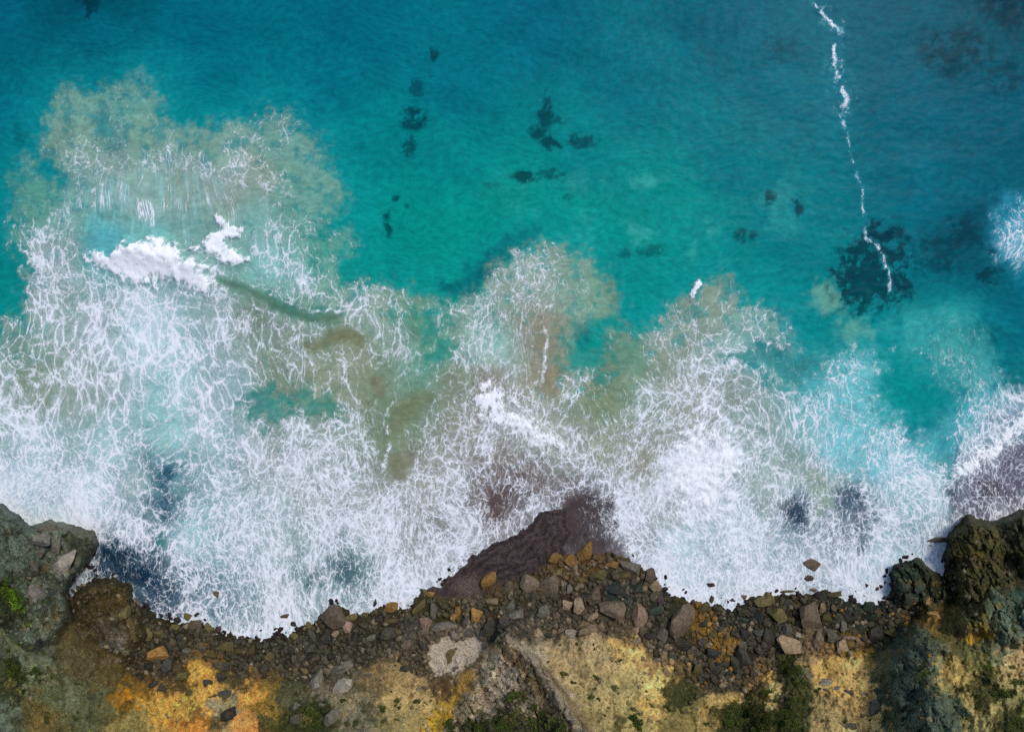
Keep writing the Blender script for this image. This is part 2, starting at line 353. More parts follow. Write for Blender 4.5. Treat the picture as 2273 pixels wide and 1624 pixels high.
FOAM = [(1310, 1130, .14), (1330, 1190, .30), (1295, 1200, .26), (1345, 1130, .22), (1320, 1160, .16), (1385, 1170, .8), (1390, 1200, .7), (1290, 1080, .5), (1360, 1095, .7), (180, 250, .12), (300, 210, .15), (320, 320, .10), (80, 430, .12), (60, 520, .3), (450, 320, .12), (600, 300, .28), (660, 330, .10), (720, 420, .05), (250, 360, .36), (330, 350, .46), (430, 380, .48),
        (520, 400, .46), (600, 410, .40), (250, 430, .5), (350, 460, .47), (450, 470, .47), (540, 450, .25), (150, 480, .40), (240, 510, .05), (300, 510, .12), (400, 520, .2), (620, 510, .34), (700, 560, .30),
        (600, 590, .46), (540, 600, .30), (680, 600, .46), (730, 640, .34), (120, 560, .48), (100, 640, .54), (160, 620, .56), (60, 720, .34), (120, 720, .62), (210, 680, .60), (320, 700, .74), (330, 790, .74),
        (260, 760, .62), (200, 800, .58), (80, 800, .55), (50, 860, .48), (110, 880, .52), (180, 900, .58), (270, 860, .68), (370, 860, .64), (440, 760, .58), (480, 690, .50), (540, 680, .34), (560, 760, .42),
        (470, 830, .60), (540, 850, .48), (610, 790, .36), (690, 760, .36), (740, 745, .18), (620, 870, .32), (600, 910, .20), (690, 900, .18), (780, 700, .48), (850, 690, .46), (860, 740, .44), (820, 800, .34),
        (760, 860, .34), (832, 855, .02), (870, 860, .26), (910, 900, .16), (880, 980, .22), (880, 1030, .0), (930, 740, .14), (940, 800, .24), (960, 660, .30), (1000, 840, .36), (1050, 790, .40), (1100, 740, .44),
        (1150, 600, .36), (1200, 590, .44), (1130, 650, .40), (1280, 640, .24), (1340, 650, .06), (1190, 690, .38), (1240, 700, .12), (1160, 760, .44), (1215, 800, .12), (1190, 800, .34), (1110, 830, .30),
        (1260, 880, .40), (1300, 830, .30), (1300, 920, .30), (1400, 800, .12), (1350, 880, .22), (1380, 940, .40), (1450, 880, .46), (1460, 790, .28), (1560, 680, .24), (1530, 740, .34), (1640, 720, .26),
        (1600, 780, .58), (1680, 790, .34), (1550, 850, .56), (1640, 870, .56), (1720, 840, .36), (1490, 950, .64), (1560, 960, .84), (1540, 1040, 1.3), (1620, 1000, 1.1), (1480, 1040, 1.05), (1560, 1110, 1.25), (1580, 900, .75), (1610, 830, .75),
        (1660, 1080, .66), (1700, 980, .44), (1740, 920, .40), (1730, 1040, .48), (1660, 930, .56), (1260, 1000, .54), (1340, 1000, .40), (1400, 1040, .42), (1350, 1080, .70), (1440, 1100, .72), (1300, 1060, .60),
        (1260, 1060, .52), (1180, 1060, .44), (1110, 1120, .40), (1090, 1060, .48), (1190, 1110, .52), (1120, 1160, .66), (1060, 1190, .74), (1280, 1090, .46), (1330, 1130, .32), (1320, 1200, .42), (1370, 1230, .52),
        (1040, 960, .56), (980, 1000, .58), (920, 1060, .60), (960, 920, .42), (1000, 1080, .60), (1100, 990, .62), (860, 1100, .60), (800, 1000, .50), (740, 960, .62), (640, 960, .62), (560, 980, .60),
        (480, 930, .58), (480, 1020, .56), (590, 1060, .64), (680, 1040, .66), (760, 1080, .64), (830, 1180, .66), (700, 1160, .70), (600, 1150, .70), (520, 1110, .62), (900, 1180, .68), (960, 1220, .76),
        (880, 1280, .76), (780, 1260, .42), (700, 1240, .60), (760, 1320, .74), (620, 1240, .70), (560, 1330, .78), (640, 1320, .72), (480, 1250, .66), (420, 1160, .62), (440, 1060, .52), (430, 1230, .68),
        (390, 970, .50), (300, 960, .46), (220, 960, .50), (120, 960, .62), (50, 950, .68), (60, 1010, .60), (150, 1030, .52), (270, 1030, .40), (310, 1100, .56), (200, 1080, .78), (110, 1080, .90), (40, 1080, .92),
        (130, 1140, .72), (60, 1140, .74), (230, 1150, .90), (300, 1180, .78), (365, 1090, .25), (365, 1130, .25), (370, 1180, .5), (330, 1230, .42), (265, 1225, .28), (300, 1290, .34), (360, 1300, .40),
        (420, 1310, .52), (410, 1360, .62), (480, 1330, .74), (520, 1380, .82), (600, 1390, .84), (660, 1370, .76), (1410, 1170, .80), (1480, 1180, .84), (1560, 1200, .80), (1640, 1160, .78), (1700, 1210, .72),
        (1700, 1130, .60), (1760, 1130, .30), (1880, 1110, .34), (1905, 1170, .34), (1820, 1070, .46), (1820, 1150, .64), (1800, 1220, .66), (1880, 1240, .58), (1960, 1180, .78), (1940, 1080, .68), (2010, 1130, .72),
        (2050, 1060, .62), (1960, 1000, .62), (1860, 980, .56), (1800, 960, .48), (1880, 880, .46), (1880, 820, .36), (1820, 850, .40), (2000, 950, .40), (2060, 1000, .46), (2100, 930, .46), (2140, 880, .44),
        (2110, 760, .16), (2180, 820, .26), (2240, 900, .54), (2140, 1000, .64), (2180, 1060, .48), (2240, 1060, .56), (2180, 1120, .44), (2250, 1110, .48), (2120, 1130, .44), (2060, 1170, .72), (1980, 1250, .80),
        (1460, 1280, .88), (1560, 1290, .90), (1660, 1280, .84), (1760, 1280, .82), (1860, 1290, .82), (1930, 1290, .84), (1560, 1330, .8), (1380, 1130, .72), (950, 1290, .82)]
THICK = [([(198, 562), (250, 560), (300, 540), (345, 530), (388, 542), (420, 580), (470, 610), (476, 648), (432, 645), (382, 620), (340, 630), (290, 625), (245, 608), (212, 582)], .92, 20),
         ([(424, 556), (462, 530), (484, 510), (474, 478), (486, 466), (500, 495), (540, 508), (534, 528), (500, 534), (522, 556), (546, 574), (530, 586), (500, 580), (476, 556), (446, 556)], .95, 10),
         ([(1046, 868), (1110, 850), (1140, 900), (1180, 930), (1206, 958), (1252, 968), (1236, 1000), (1190, 1000), (1150, 968), (1096, 948), (1060, 910)], .76, 28),
         ([(1090, 845), (1130, 840), (1190, 880), (1198, 930), (1160, 920), (1120, 900)], .42, 26),
         ([(1500, 930), (1560, 920), (1610, 960), (1650, 1020), (1620, 1080), (1590, 1140), (1500, 1130), (1480, 1040)], .72, 60),
         ([(1325, 1060), (1352, 1045), (1372, 1080), (1360, 1120), (1338, 1110)], .5, 20),
         ([(2112, 1040), (2150, 1010), (2200, 985), (2240, 930), (2320, 900), (2320, 935), (2250, 975), (2210, 1015), (2160, 1045), (2120, 1062)], .76, 18),
         ([(-60, 1080), (60, 1110), (160, 1140), (230, 1160), (300, 1190), (260, 1210), (200, 1180), (60, 1165), (-60, 1120)], .16, 30),
         ([(1400, 1150), (1600, 1150), (1640, 1210), (1520, 1240), (1420, 1220)], .35, 50),
         ([(1523, 655), (1552, 622), (1558, 630), (1535, 672)], .8, 5)]
REEF = [([(2040, 540), (2110, 500), (2180, 470), (2230, 540), (2220, 630), (2180, 590), (2110, 610), (2050, 590)], .38, 40, 60),
        ([(980, 632), (1010, 640), (1060, 660), (1090, 610), (1140, 570), (1200, 510), (1150, 520), (1080, 560), (1030, 620)], .70, 16, 26), ([(985, 625), (1010, 640), (1045, 668), (1075, 625), (1090, 585), (1060, 590), (1030, 622)], .95, 10, 24), ([(1000, 632), (1050, 660), (1085, 600), (1120, 575), (1150, 540), (1090, 565), (1040, 615)], .8, 20, 20)]
WEEDS = [(1005, 640, 34, 24, 1), (1042, 640, 38, 34, 1), (1072, 604, 38, 34, 1), (1108, 568, 44, 30, .9), (1150, 532, 48, 28, .75), (1195, 292, 26, 24, .9), (1212, 258, 24, 58, .9), (1222, 320, 36, 28, .95), (1245, 268, 36, 14, .7), (1290, 312, 50, 22, .8), (1165, 393, 46, 20, .95), (1225, 385, 40, 18, .7), (918, 262, 42, 34, .9), (925, 195, 22, 36, .7), (908, 325, 18, 34, .8), (963, 120, 16, 22, .85), (862, 498, 14, 38, .95), (876, 440, 12, 12, .85),
         (905, 458, 10, 10, .8), (1708, 438, 18, 22, .9), (1772, 456, 22, 30, .9), (1655, 526, 34, 24, .85), (1450, 558, 46, 22, .6), (1385, 565, 30, 18, .6), (1260, 440, 16, 12, .5), (1090, 415, 26, 14, .4), (1935, 605, 120, 120, 1.3), (1965, 550, 70, 85, 1.2), (1910, 640, 85, 70, 1.2), (1940, 600, 80, 80, 1.4), (2080, 560, 70, 70, .75), (2140, 520, 70, 60, .8), (2200, 590, 50, 60, .95),
         (2120, 110, 110, 70, .75), (2230, 170, 60, 60, .65), (2240, 20, 80, 60, .8), (195, 10, 34, 36, .95), (50, 300, 34, 40, .6), (1730, 110, 60, 40, .45), (2180, 740, 80, 30, .6), (2250, 840, 40, 34, .85), (1290, 740, 36, 34, .7), (1700, 770, 60, 40, .6), (1780, 830, 50, 50, .6), (650, 690, 70, 16, .5), (870, 610, 16, 26, .5)]
# thin crests of small waves: (x, y, half width)
CRESTS = [[(470, 598, 3), (560, 632, 4), (618, 664, 4), (690, 690, 4), (770, 690, 3), (850, 668, 3)], [(1204, 715, 3), (1214, 760, 5), (1208, 800, 6), (1200, 850, 6), (1196, 890, 3)], [(1800, 1185, 2), (1835, 1163, 3), (1875, 1160, 3), (1905, 1192, 3), (1908, 1215, 2)], [(2205, 1080, 2), (2214, 1130, 3), (2232, 1162, 2)],
          [(872, 880, 4), (854, 930, 6), (866, 985, 6), (852, 1030, 6), (838, 1072, 3)], [(1330, 1045, 3), (1350, 1085, 5), (1376, 1112, 6), (1400, 1098, 3)], [(190, 545, 4), (250, 590, 4)], [(75, 560, 2), (92, 640, 3), (100, 690, 2)], [(1060, 880, 3), (1000, 950, 4), (950, 1000, 3)], [(1120, 920, 3), (1040, 1000, 4), (1000, 1060, 3)],
          [(430, 555, 3), (470, 525, 4), (480, 500, 3)], [(2120, 1120, 2), (2160, 1105, 3), (2230, 1100, 2)], [(1130, 600, 2), (1175, 585, 3), (1220, 590, 2)], [(1700, 560, .5), (1701, 561, .5)]]
# shallow films over the dark beach and dark rock just under the surf: (outline, colour, foam, strength, softness)
PATCH = [([(1970, 720), (2060, 700), (2130, 720), (2205, 790), (2200, 860), (2120, 830), (2030, 790)], (58, 168, 166), .22, .55, 44), ([(1790, 850), (1930, 800), (1940, 900), (2010, 975), (2100, 965), (2080, 1060), (1850, 1050)], (104, 200, 206), .42, .6, 44), ([(2130, 900), (2200, 850), (2215, 880), (2150, 950), (2110, 990)], (70, 180, 190), .42, .6, 26), ([(1248, 1205), (1258, 1120), (1310, 1092), (1350, 1113), (1370, 1160), (1366, 1214), (1300, 1226)], (74, 62, 62), .24, .95, 12), ([(1075, 1085), (1150, 1058), (1185, 1090), (1150, 1128), (1110, 1152), (1085, 1142)], (94, 76, 72), .34, .9, 16),
         ([(1190, 1040), (1270, 1050), (1310, 1085), (1250, 1100), (1200, 1085)], (110, 96, 92), .48, .6, 22),
         ([(2112, 1065), (2180, 1042), (2300, 965), (2300, 1130), (2200, 1162), (2120, 1182), (2100, 1110)], (88, 82, 100), .42, .85, 16), ([(2170, 1060), (2215, 1060), (2220, 1105), (2180, 1110)], (62, 52, 58), .28, .85, 12), ([(2095, 1070), (2125, 1075), (2120, 1105), (2100, 1105)], (50, 56, 76), .3, .8, 9),
         ([(1725, 1115), (1760, 1102), (1785, 1130), (1778, 1160), (1745, 1152)], (44, 64, 86), .30, .9, 9), ([(1845, 1090), (1880, 1078), (1915, 1105), (1885, 1125), (1850, 1115)], (52, 76, 98), .34, .85, 11), ([(1890, 1130), (1915, 1115), (1925, 1180), (1910, 1240), (1890, 1200)], (58, 78, 100), .36, .85, 9), ([(1830, 1150), (1890, 1150), (1910, 1250), (1850, 1250)], (120, 130, 146), .5, .6, 26),
         ([(222, 1208), (285, 1212), (330, 1262), (420, 1322), (400, 1388), (345, 1372), (292, 1335), (288, 1292), (212, 1285)], (26, 60, 84), .30, .9, 13), ([(228, 1215), (278, 1218), (292, 1255), (330, 1275), (322, 1300), (270, 1288), (235, 1245)], (14, 44, 64), .16, .85, 10),
         ([(352, 1042), (380, 1040), (378, 1165), (352, 1172)], (26, 84, 104), .28, .8, 10), ([(735, 1242), (785, 1236), (800, 1280), (770, 1300), (740, 1285)], (58, 96, 102), .36, .85, 12), ([(670, 1260), (720, 1262), (715, 1300), (680, 1300)], (66, 112, 112), .4, .7, 14),
         ([(345, 1190), (375, 1192), (370, 1212), (348, 1212)], (20, 120, 112), .2, .8, 7), ([(1640, 1060), (1700, 1055), (1740, 1100), (1720, 1140), (1700, 1200), (1680, 1120)], (140, 158, 142), .44, .7, 20), ([(1795, 1040), (1830, 1050), (1845, 1120), (1815, 1150), (1800, 1090)], (142, 164, 142), .3, .8, 14),
         ([(1450, 1115), (1500, 1110), (1500, 1175), (1455, 1180)], (148, 162, 154), .5, .6, 18)]
SLICK = [(1795, -120, 4), (1800, 0, 4), (1838, 44, 9), (1868, 74, 10), (1848, 110, 5), (1852, 150, 11), (1866, 190, 11), (1880, 222, 13), (1866, 248, 11), (1880, 296, 8), (1888, 340, 2.5), (1902, 390, 7), (1916, 412, 3.5), (1914, 450, 5),
         (1918, 500, 6), (1926, 530, 9), (1944, 542, 9), (1962, 574, 8), (1974, 604, 6), (1975, 630, 7), (1972, 655, 2)]

# ------------------------------------------------------------------ sea: mesh
def build_sea():
    xs = axis(-81, 81, .185, -3500, 3500); ys = axis(-41, 58, .185, -60, 3500)
    X, Y = np.meshgrid(xs, ys); ny, nx = X.shape
    px = (X / W_M + .5) * PW; py = (.5 - Y / H_M) * PH
    n1 = fbm(px / 170, py / 170, 4, 1); n2 = fbm(px / 170, py / 170, 4, 11)
    m1 = fbm(px / 38, py / 38, 4, 21, .6); m2 = fbm(px / 38, py / 38, 4, 31, .6)
    wx = px + 34 * n1 + 15 * m1; wy = py + 34 * n2 + 15 * m2
    fine = fbm(px / 30, py / 30, 5, 41, .62)
    # clear water and the dark growth on its bed
    col = (.82 * lin(spread_pts(CLEAR, wx, wy, 60, 1.8)) + .18 * lin((8, 126, 140))) * np.array([.46, .93, .80])
    reef = np.zeros(X.shape)
    for poly, a, soft, amp in REEF:
        s = sdf(poly, px + amp * .35 * m1, py + amp * .35 * m2) + amp * fine * 1.5
        reef = np.maximum(reef, a * sstep(soft * 1.5, -soft * .8, s + soft * .5 * fbm(px / 12, py / 12, 3, 53)))
    wa = fbm(px / 30, py / 30, 6, 55, .70); wb = ridged(px / 40 + .6 * m1, py / 40 + .6 * m2, 4, 57, .6)
    for cx, cy, rx, ry, a in WEEDS:
        g = np.exp(-((px - cx + 8 * m1) / rx) ** 2 - ((py - cy + 8 * m2) / ry) ** 2)
        reef = np.maximum(reef, a * sstep(.34, .80, g * (.46 + .70 * wa + .80 * wb)))
    spk = fbm(px / 22, py / 22, 4, 51, .6); zone = fbm(px / 300, py / 300, 3, 61)
    reef = np.maximum(reef, .4 * sstep(.42, .62, spk + .35 * zone) * sstep(600, 350, py))
    mott = fbm(px / 95, py / 95, 5, 71, .58)
    col = col * (1 + .20 * mott)[..., None]
    # clouds of paler water over the sandy bed
    pale = sstep(.06, .45, fbm(px / 120, py / 120, 5, 81, .6)) * np.exp(-(((px - 1480) / 260) ** 2 + ((py - 470) / 130) ** 2))
    pale2 = sstep(.0, .45, fbm(px / 110, py / 110, 5, 91, .6)) * np.exp(-(((px - 2010) / 230) ** 2 + ((py - 740) / 80) ** 2))
    col = mixc(col, lin((70, 182, 172)), np.clip(.75 * pale + .55 * pale2, 0, 1))
    for bx, by, r in ((1835, 665, 32), (1893, 730, 26)):
        s = np.hypot(px - bx + 20 * m1, py - by + 20 * m2) - r + 40 * fine
        col = mixc(col, lin((112, 172, 150)), .75 * sstep(20, -18, s))
    col = mixc(col, lin((3, 52, 66)), np.clip(reef, 0, 1) * (.86 + .14 * fine))
    # sand stirred up by the surf
    sp = sdf(PLUME, wx * .6 + px * .4, wy * .6 + py * .4) + 46 * fine + 18 * fbm(px / 11, py / 11, 3, 101, .6) - 12
    es = 1 + 1.6 * sstep(1700, 1850, px) * sstep(2250, 2150, px)
    deep = sstep(20 * es, -30 * es, sp)
    halo = sstep(120, -20, sp)
    for q in POCKETS:
        deep = deep * (1 - .72 * sstep(34, -22, sdf(q, wx, wy) + 60 * fine))
    tur = lin(spread_pts(TURBID, wx, wy, 26, 1.8))
    tur = tur * np.array([1.0, .97, .96]) * (1 + .22 * mott + .14 * fine)[..., None]
    thin = sstep(-.22, .26, 1.25 * fbm(px / 34, py / 34, 6, 111, .64) + .0030 * np.clip(-sp, 0, 170) + .05)
    plume = deep * (.34 + .66 * thin)
    col = mixc(col, lin((18, 160, 160)), .45 * halo * (1 - plume))
    col = mixc(col, tur, plume)
    # bare patches of stirred-up sand between the foam
    bare = np.zeros(X.shape)
    for poly, c_, a, soft in (([(820, 838), (845, 835), (853, 860), (846, 882), (825, 870)], (130, 134, 108), 1, 6), ([(860, 1010), (885, 1002), (900, 1015), (898, 1040), (880, 1055), (862, 1045)], (130, 134, 108), 1, 8),
                              ([(855, 965), (865, 910), (900, 880), (940, 862), (962, 880), (930, 920), (890, 960), (866, 988)], (122, 132, 100), .75, 16), ([(680, 770), (720, 738), (770, 728), (815, 745), (800, 765), (740, 765), (695, 785)], (120, 124, 90), .8, 14),
                              ([(870, 1055), (895, 1050), (900, 1066), (876, 1068)], (130, 134, 108), .8, 6), ([(1195, 720), (1230, 720), (1235, 880), (1205, 880)], (148, 142, 118), .7, 20)):
        k = a * sstep(soft, -soft, sdf(poly, px + 9 * m1, py + 9 * m2) + soft * 1.2 * fine)
        col = mixc(col, np.broadcast_to(lin(c_), col.shape) * (1 + .2 * fine)[..., None], k); bare = np.maximum(bare, k)
    # pale streaks of aerated water drawn out behind the breaker
    fan = np.exp(-(((px - 345) / 170) ** 2 + ((py - 450) / 95) ** 2) ** 2) * sstep(.0, .35, fbm((px + .18 * (px - 340) * (530 - py) / 100) / 11, py / 120, 4, 127, .6))
    col = mixc(col, lin((142, 206, 204)), .62 * fan)
    # yellow scum
    yel = sstep(.25, .6, fbm(px / 24, py / 60, 4, 121, .6)) * np.exp(-(((px - 378 - .12 * (py - 930)) / 42) ** 2 + ((py - 930) / 115) ** 2))
    col = mixc(col, lin((212, 208, 150)), np.clip(yel * .8, 0, 1))
    # foam
    foam = spread_pts(FOAM, wx, wy, 20, 1.9)[..., 0].astype(float)
    foam = foam + .05 * sstep(950, 1100, py)
    foam = np.where(foam > .66, .66 + (foam - .66) * .50, foam)
    foam = foam * sstep(-.05, .75, deep + .1 * fine)
    foam += .10 * (mott) * deep
    dk, _ = line_dist([(490, 622, 0), (560, 648, 0), (618, 682, 0), (690, 706, 0), (740, 702, 0)], px + 8 * m1, py + 8 * m2)
    col = mixc(col, lin((84, 122, 98)), .75 * np.exp(-(dk / 11) ** 2)); foam = foam * (1 - .8 * np.exp(-(dk / 12) ** 2))
    crest = np.zeros(X.shape)
    for ln in CRESTS:
        dc, wc = line_dist(ln, px + 10 * m1, py + 10 * m2)
        crest = np.maximum(crest, np.exp(-(dc / np.maximum(wc, .5)) ** 2))
    for poly, c_, fo, a, soft in PATCH:
        k = a * sstep(soft, -soft, sdf(poly, px + 14 * m1, py + 14 * m2) + soft * 1.3 * fine)
        col = mixc(col, np.broadcast_to(lin(c_), col.shape) * (1 + .25 * fine)[..., None], k); foam = foam + (fo - foam) * k
    foam = foam * (1 - .9 * bare)
    s = np.hypot((px - 2268) / 75, (py - 525) / 92) + .42 * n1 + .5 * m1
    pat = sstep(1.35, .25, s); col = mixc(col, lin((48, 166, 190)), .80 * pat); foam = np.maximum(foam, .50 * pat)
    fleck = np.exp(-(((px - 2100) / 200) ** 2 + ((py - 800) / 70) ** 2)) * sstep(.1, .3, fbm(px / 60, py / 40, 4, 131, .6))
    foam = np.maximum(foam, .34 * fleck)
    dl, wl_ = line_dist(SLICK, px + 7 * m1, py + 7 * m2)
    q = 1.5 * dl / np.maximum(wl_, 1) + 1.1 * fbm(px / 14, py / 14, 4, 141, .6)
    brk = sstep(-.30, .30, fbm(px / 24, py / 24, 4, 145, .6) + .02 * wl_ - .12)
    slick = np.exp(-(dl / (.55 * wl_ + .9)) ** 2) * brk
    cloud = np.exp(-(dl / (2.6 * wl_ + 3)) ** 2) * sstep(-.2, .5, fbm(px / 20, py / 20, 5, 147, .65)) * sstep(300, 240, py)
    col = mixc(col, lin((46, 156, 172)), np.clip(.55 * slick + .45 * cloud, 0, 1))
    foam = np.maximum(foam, np.maximum(.78 * slick, .50 * cloud))
    thick = np.zeros(X.shape)
    film = sstep(1235, 1260, px) * sstep(1400, 1375, px) * sstep(1080, 1110, py) * sstep(1300, 1260, py)
    foam = foam * (1 - film * (1 - sstep(-4, 80, sdf(SHORE, px, py)))) + film * .10
    pf = np.clip(.85 - cells(px / 34 + .5 * m1, py / 34 + .5 * m2, 195)[0], 0, 1)
    edge_l = fbm(px / 20, py / 20, 4, 151, .6)
    for poly, a, soft in THICK:
        thick = np.maximum(thick, a * sstep(soft, -soft, sdf(poly, px + 10 * m1, py + 10 * m2) + soft * 1.1 * edge_l - np.minimum(soft, 12) * (pf - .35) * 2))
    sh = sdf(SHORE, px + 6 * m1, py + 6 * m2)
    sheen = np.clip(fbm(px / 55, py / 55, 4, 161) * .5 + .5, 0, 1)
    notbeach = 1 - sstep(900, 960, px) * sstep(1400, 1380, px)
    cove = np.exp(-(((px - 300) / 130) ** 2 + ((py - 1280) / 75) ** 2))
    foam = foam + .13 * sstep(60, 5, sh) * sheen * (1 - cove) * notbeach
    foam = np.maximum(foam, .74 * crest * sstep(-.45, .1, fbm(px / 30, py / 30, 3, 149)))
    foam = np.clip(foam, 0, 1.05); thick = np.clip(thick, 0, 1)
    streak = np.exp(-(((px - 360) / 190) ** 2 + ((py - 470) / 85) ** 2) ** 2) * sstep(555, 500, py)
    cell = np.clip(spread_pts([(150, 850, 1), (500, 800, .9), (750, 830, .9), (700, 1150, .35), (600, 960, .7), (1000, 1000, .6), (1250, 650, .4), (1560, 1050, .3), (1650, 900, .8), (1950, 1000, .4), (1600, 1250, .1),
                               (250, 1000, .8), (500, 1250, .2), (2200, 1080, .1), (900, 1250, .3), (60, 1120, .0), (300, 350, .5), (2250, 520, .6)], px, py, 60, 1.5)[..., 0], 0, 1)
    # swell, chop, and the lumpy piles of the breakers
    far = np.exp(-(np.maximum(np.abs(X) - 81, 0) + np.maximum(Y - 58, 0)) / 40)
    z = .16 * fbm(X / 14, Y / 7, 3, 171) * far + .05 * fbm(X / 1.6, Y / 1.1, 3, 181) * far
    pc1, _, _ = cells(X / 2.2 + .4 * m1, Y / 2.2 + .4 * m2, 193); puff = np.clip(.75 - pc1, 0, 1)
    lump = 1 - np.abs(fbm(X / 2.6, Y / 2.6, 4, 191, .6)) * 2
    z = z + thick * sstep(0, 60, sh) * (.35 + .16 * lump) + .04 * np.clip(foam, 0, 1) * lump
    br = np.exp(-(((px - 335) / 150) ** 2) ** 2) * np.exp(-((py - 560 - .22 * (px - 335)) / 34) ** 2)
    z = z + (.35 + .55 * puff) * br * sstep(.2, .9, thick) + .45 * br + .35 * np.exp(-((py - 300) / 60) ** 2) * np.exp(-((px - 350) / 260) ** 2)
    z = z * sstep(-6, 30, sh) + .02
    # swash runs up the dark beach as a thin film
    z = z - .0 * sh
    fc = np.stack([X + 3.2 * fbm(X / 16, Y / 16, 3, 201), (Y + 3.2 * fbm(X / 16, Y / 16, 3, 211)) * .66, np.zeros(X.shape)], -1)
    V = np.stack([X, Y, z], -1)
    V[..., 2] = np.where(sh < -260, -1.5, V[..., 2])
    face = lambda a: (a[:-1, :-1] + a[1:, :-1] + a[:-1, 1:] + a[1:, 1:]) / 4
    fsh = face(sh); ok = fsh > -200
    # one sheet of water, cut where the foam begins: open water and white water are told apart
    cvr = face(np.maximum(foam + .10 * m1, thick * 1.2))
    white = (cvr > .30) & ok
    on_line = white & (face(dl) < 60) & (face(px) > 1760) & (face(py) < 690)
    attrs = dict(water_col=np.clip(col, 0, 1), foam=foam, thick=thick, streak=streak, cell_size=cell, flow=fc)
    o = link('sea', grid_mesh('sea', V, nx, ny, ok & ~white, SEA, attrs)); tag(o, kind='structure')
    o = link('sea_foam', grid_mesh('sea_foam', V, nx, ny, white & ~on_line, SEA, attrs))
    tag(o, 'white lacy surf foam spread over the sandy water along the shore', 'foam', kind='stuff')
    o = link('foam_streak', grid_mesh('foam_streak', V, nx, ny, on_line, SEA, attrs))
    tag(o, 'thin broken line of white foam crossing the deep blue water', 'foam', kind='stuff')
build_sea()

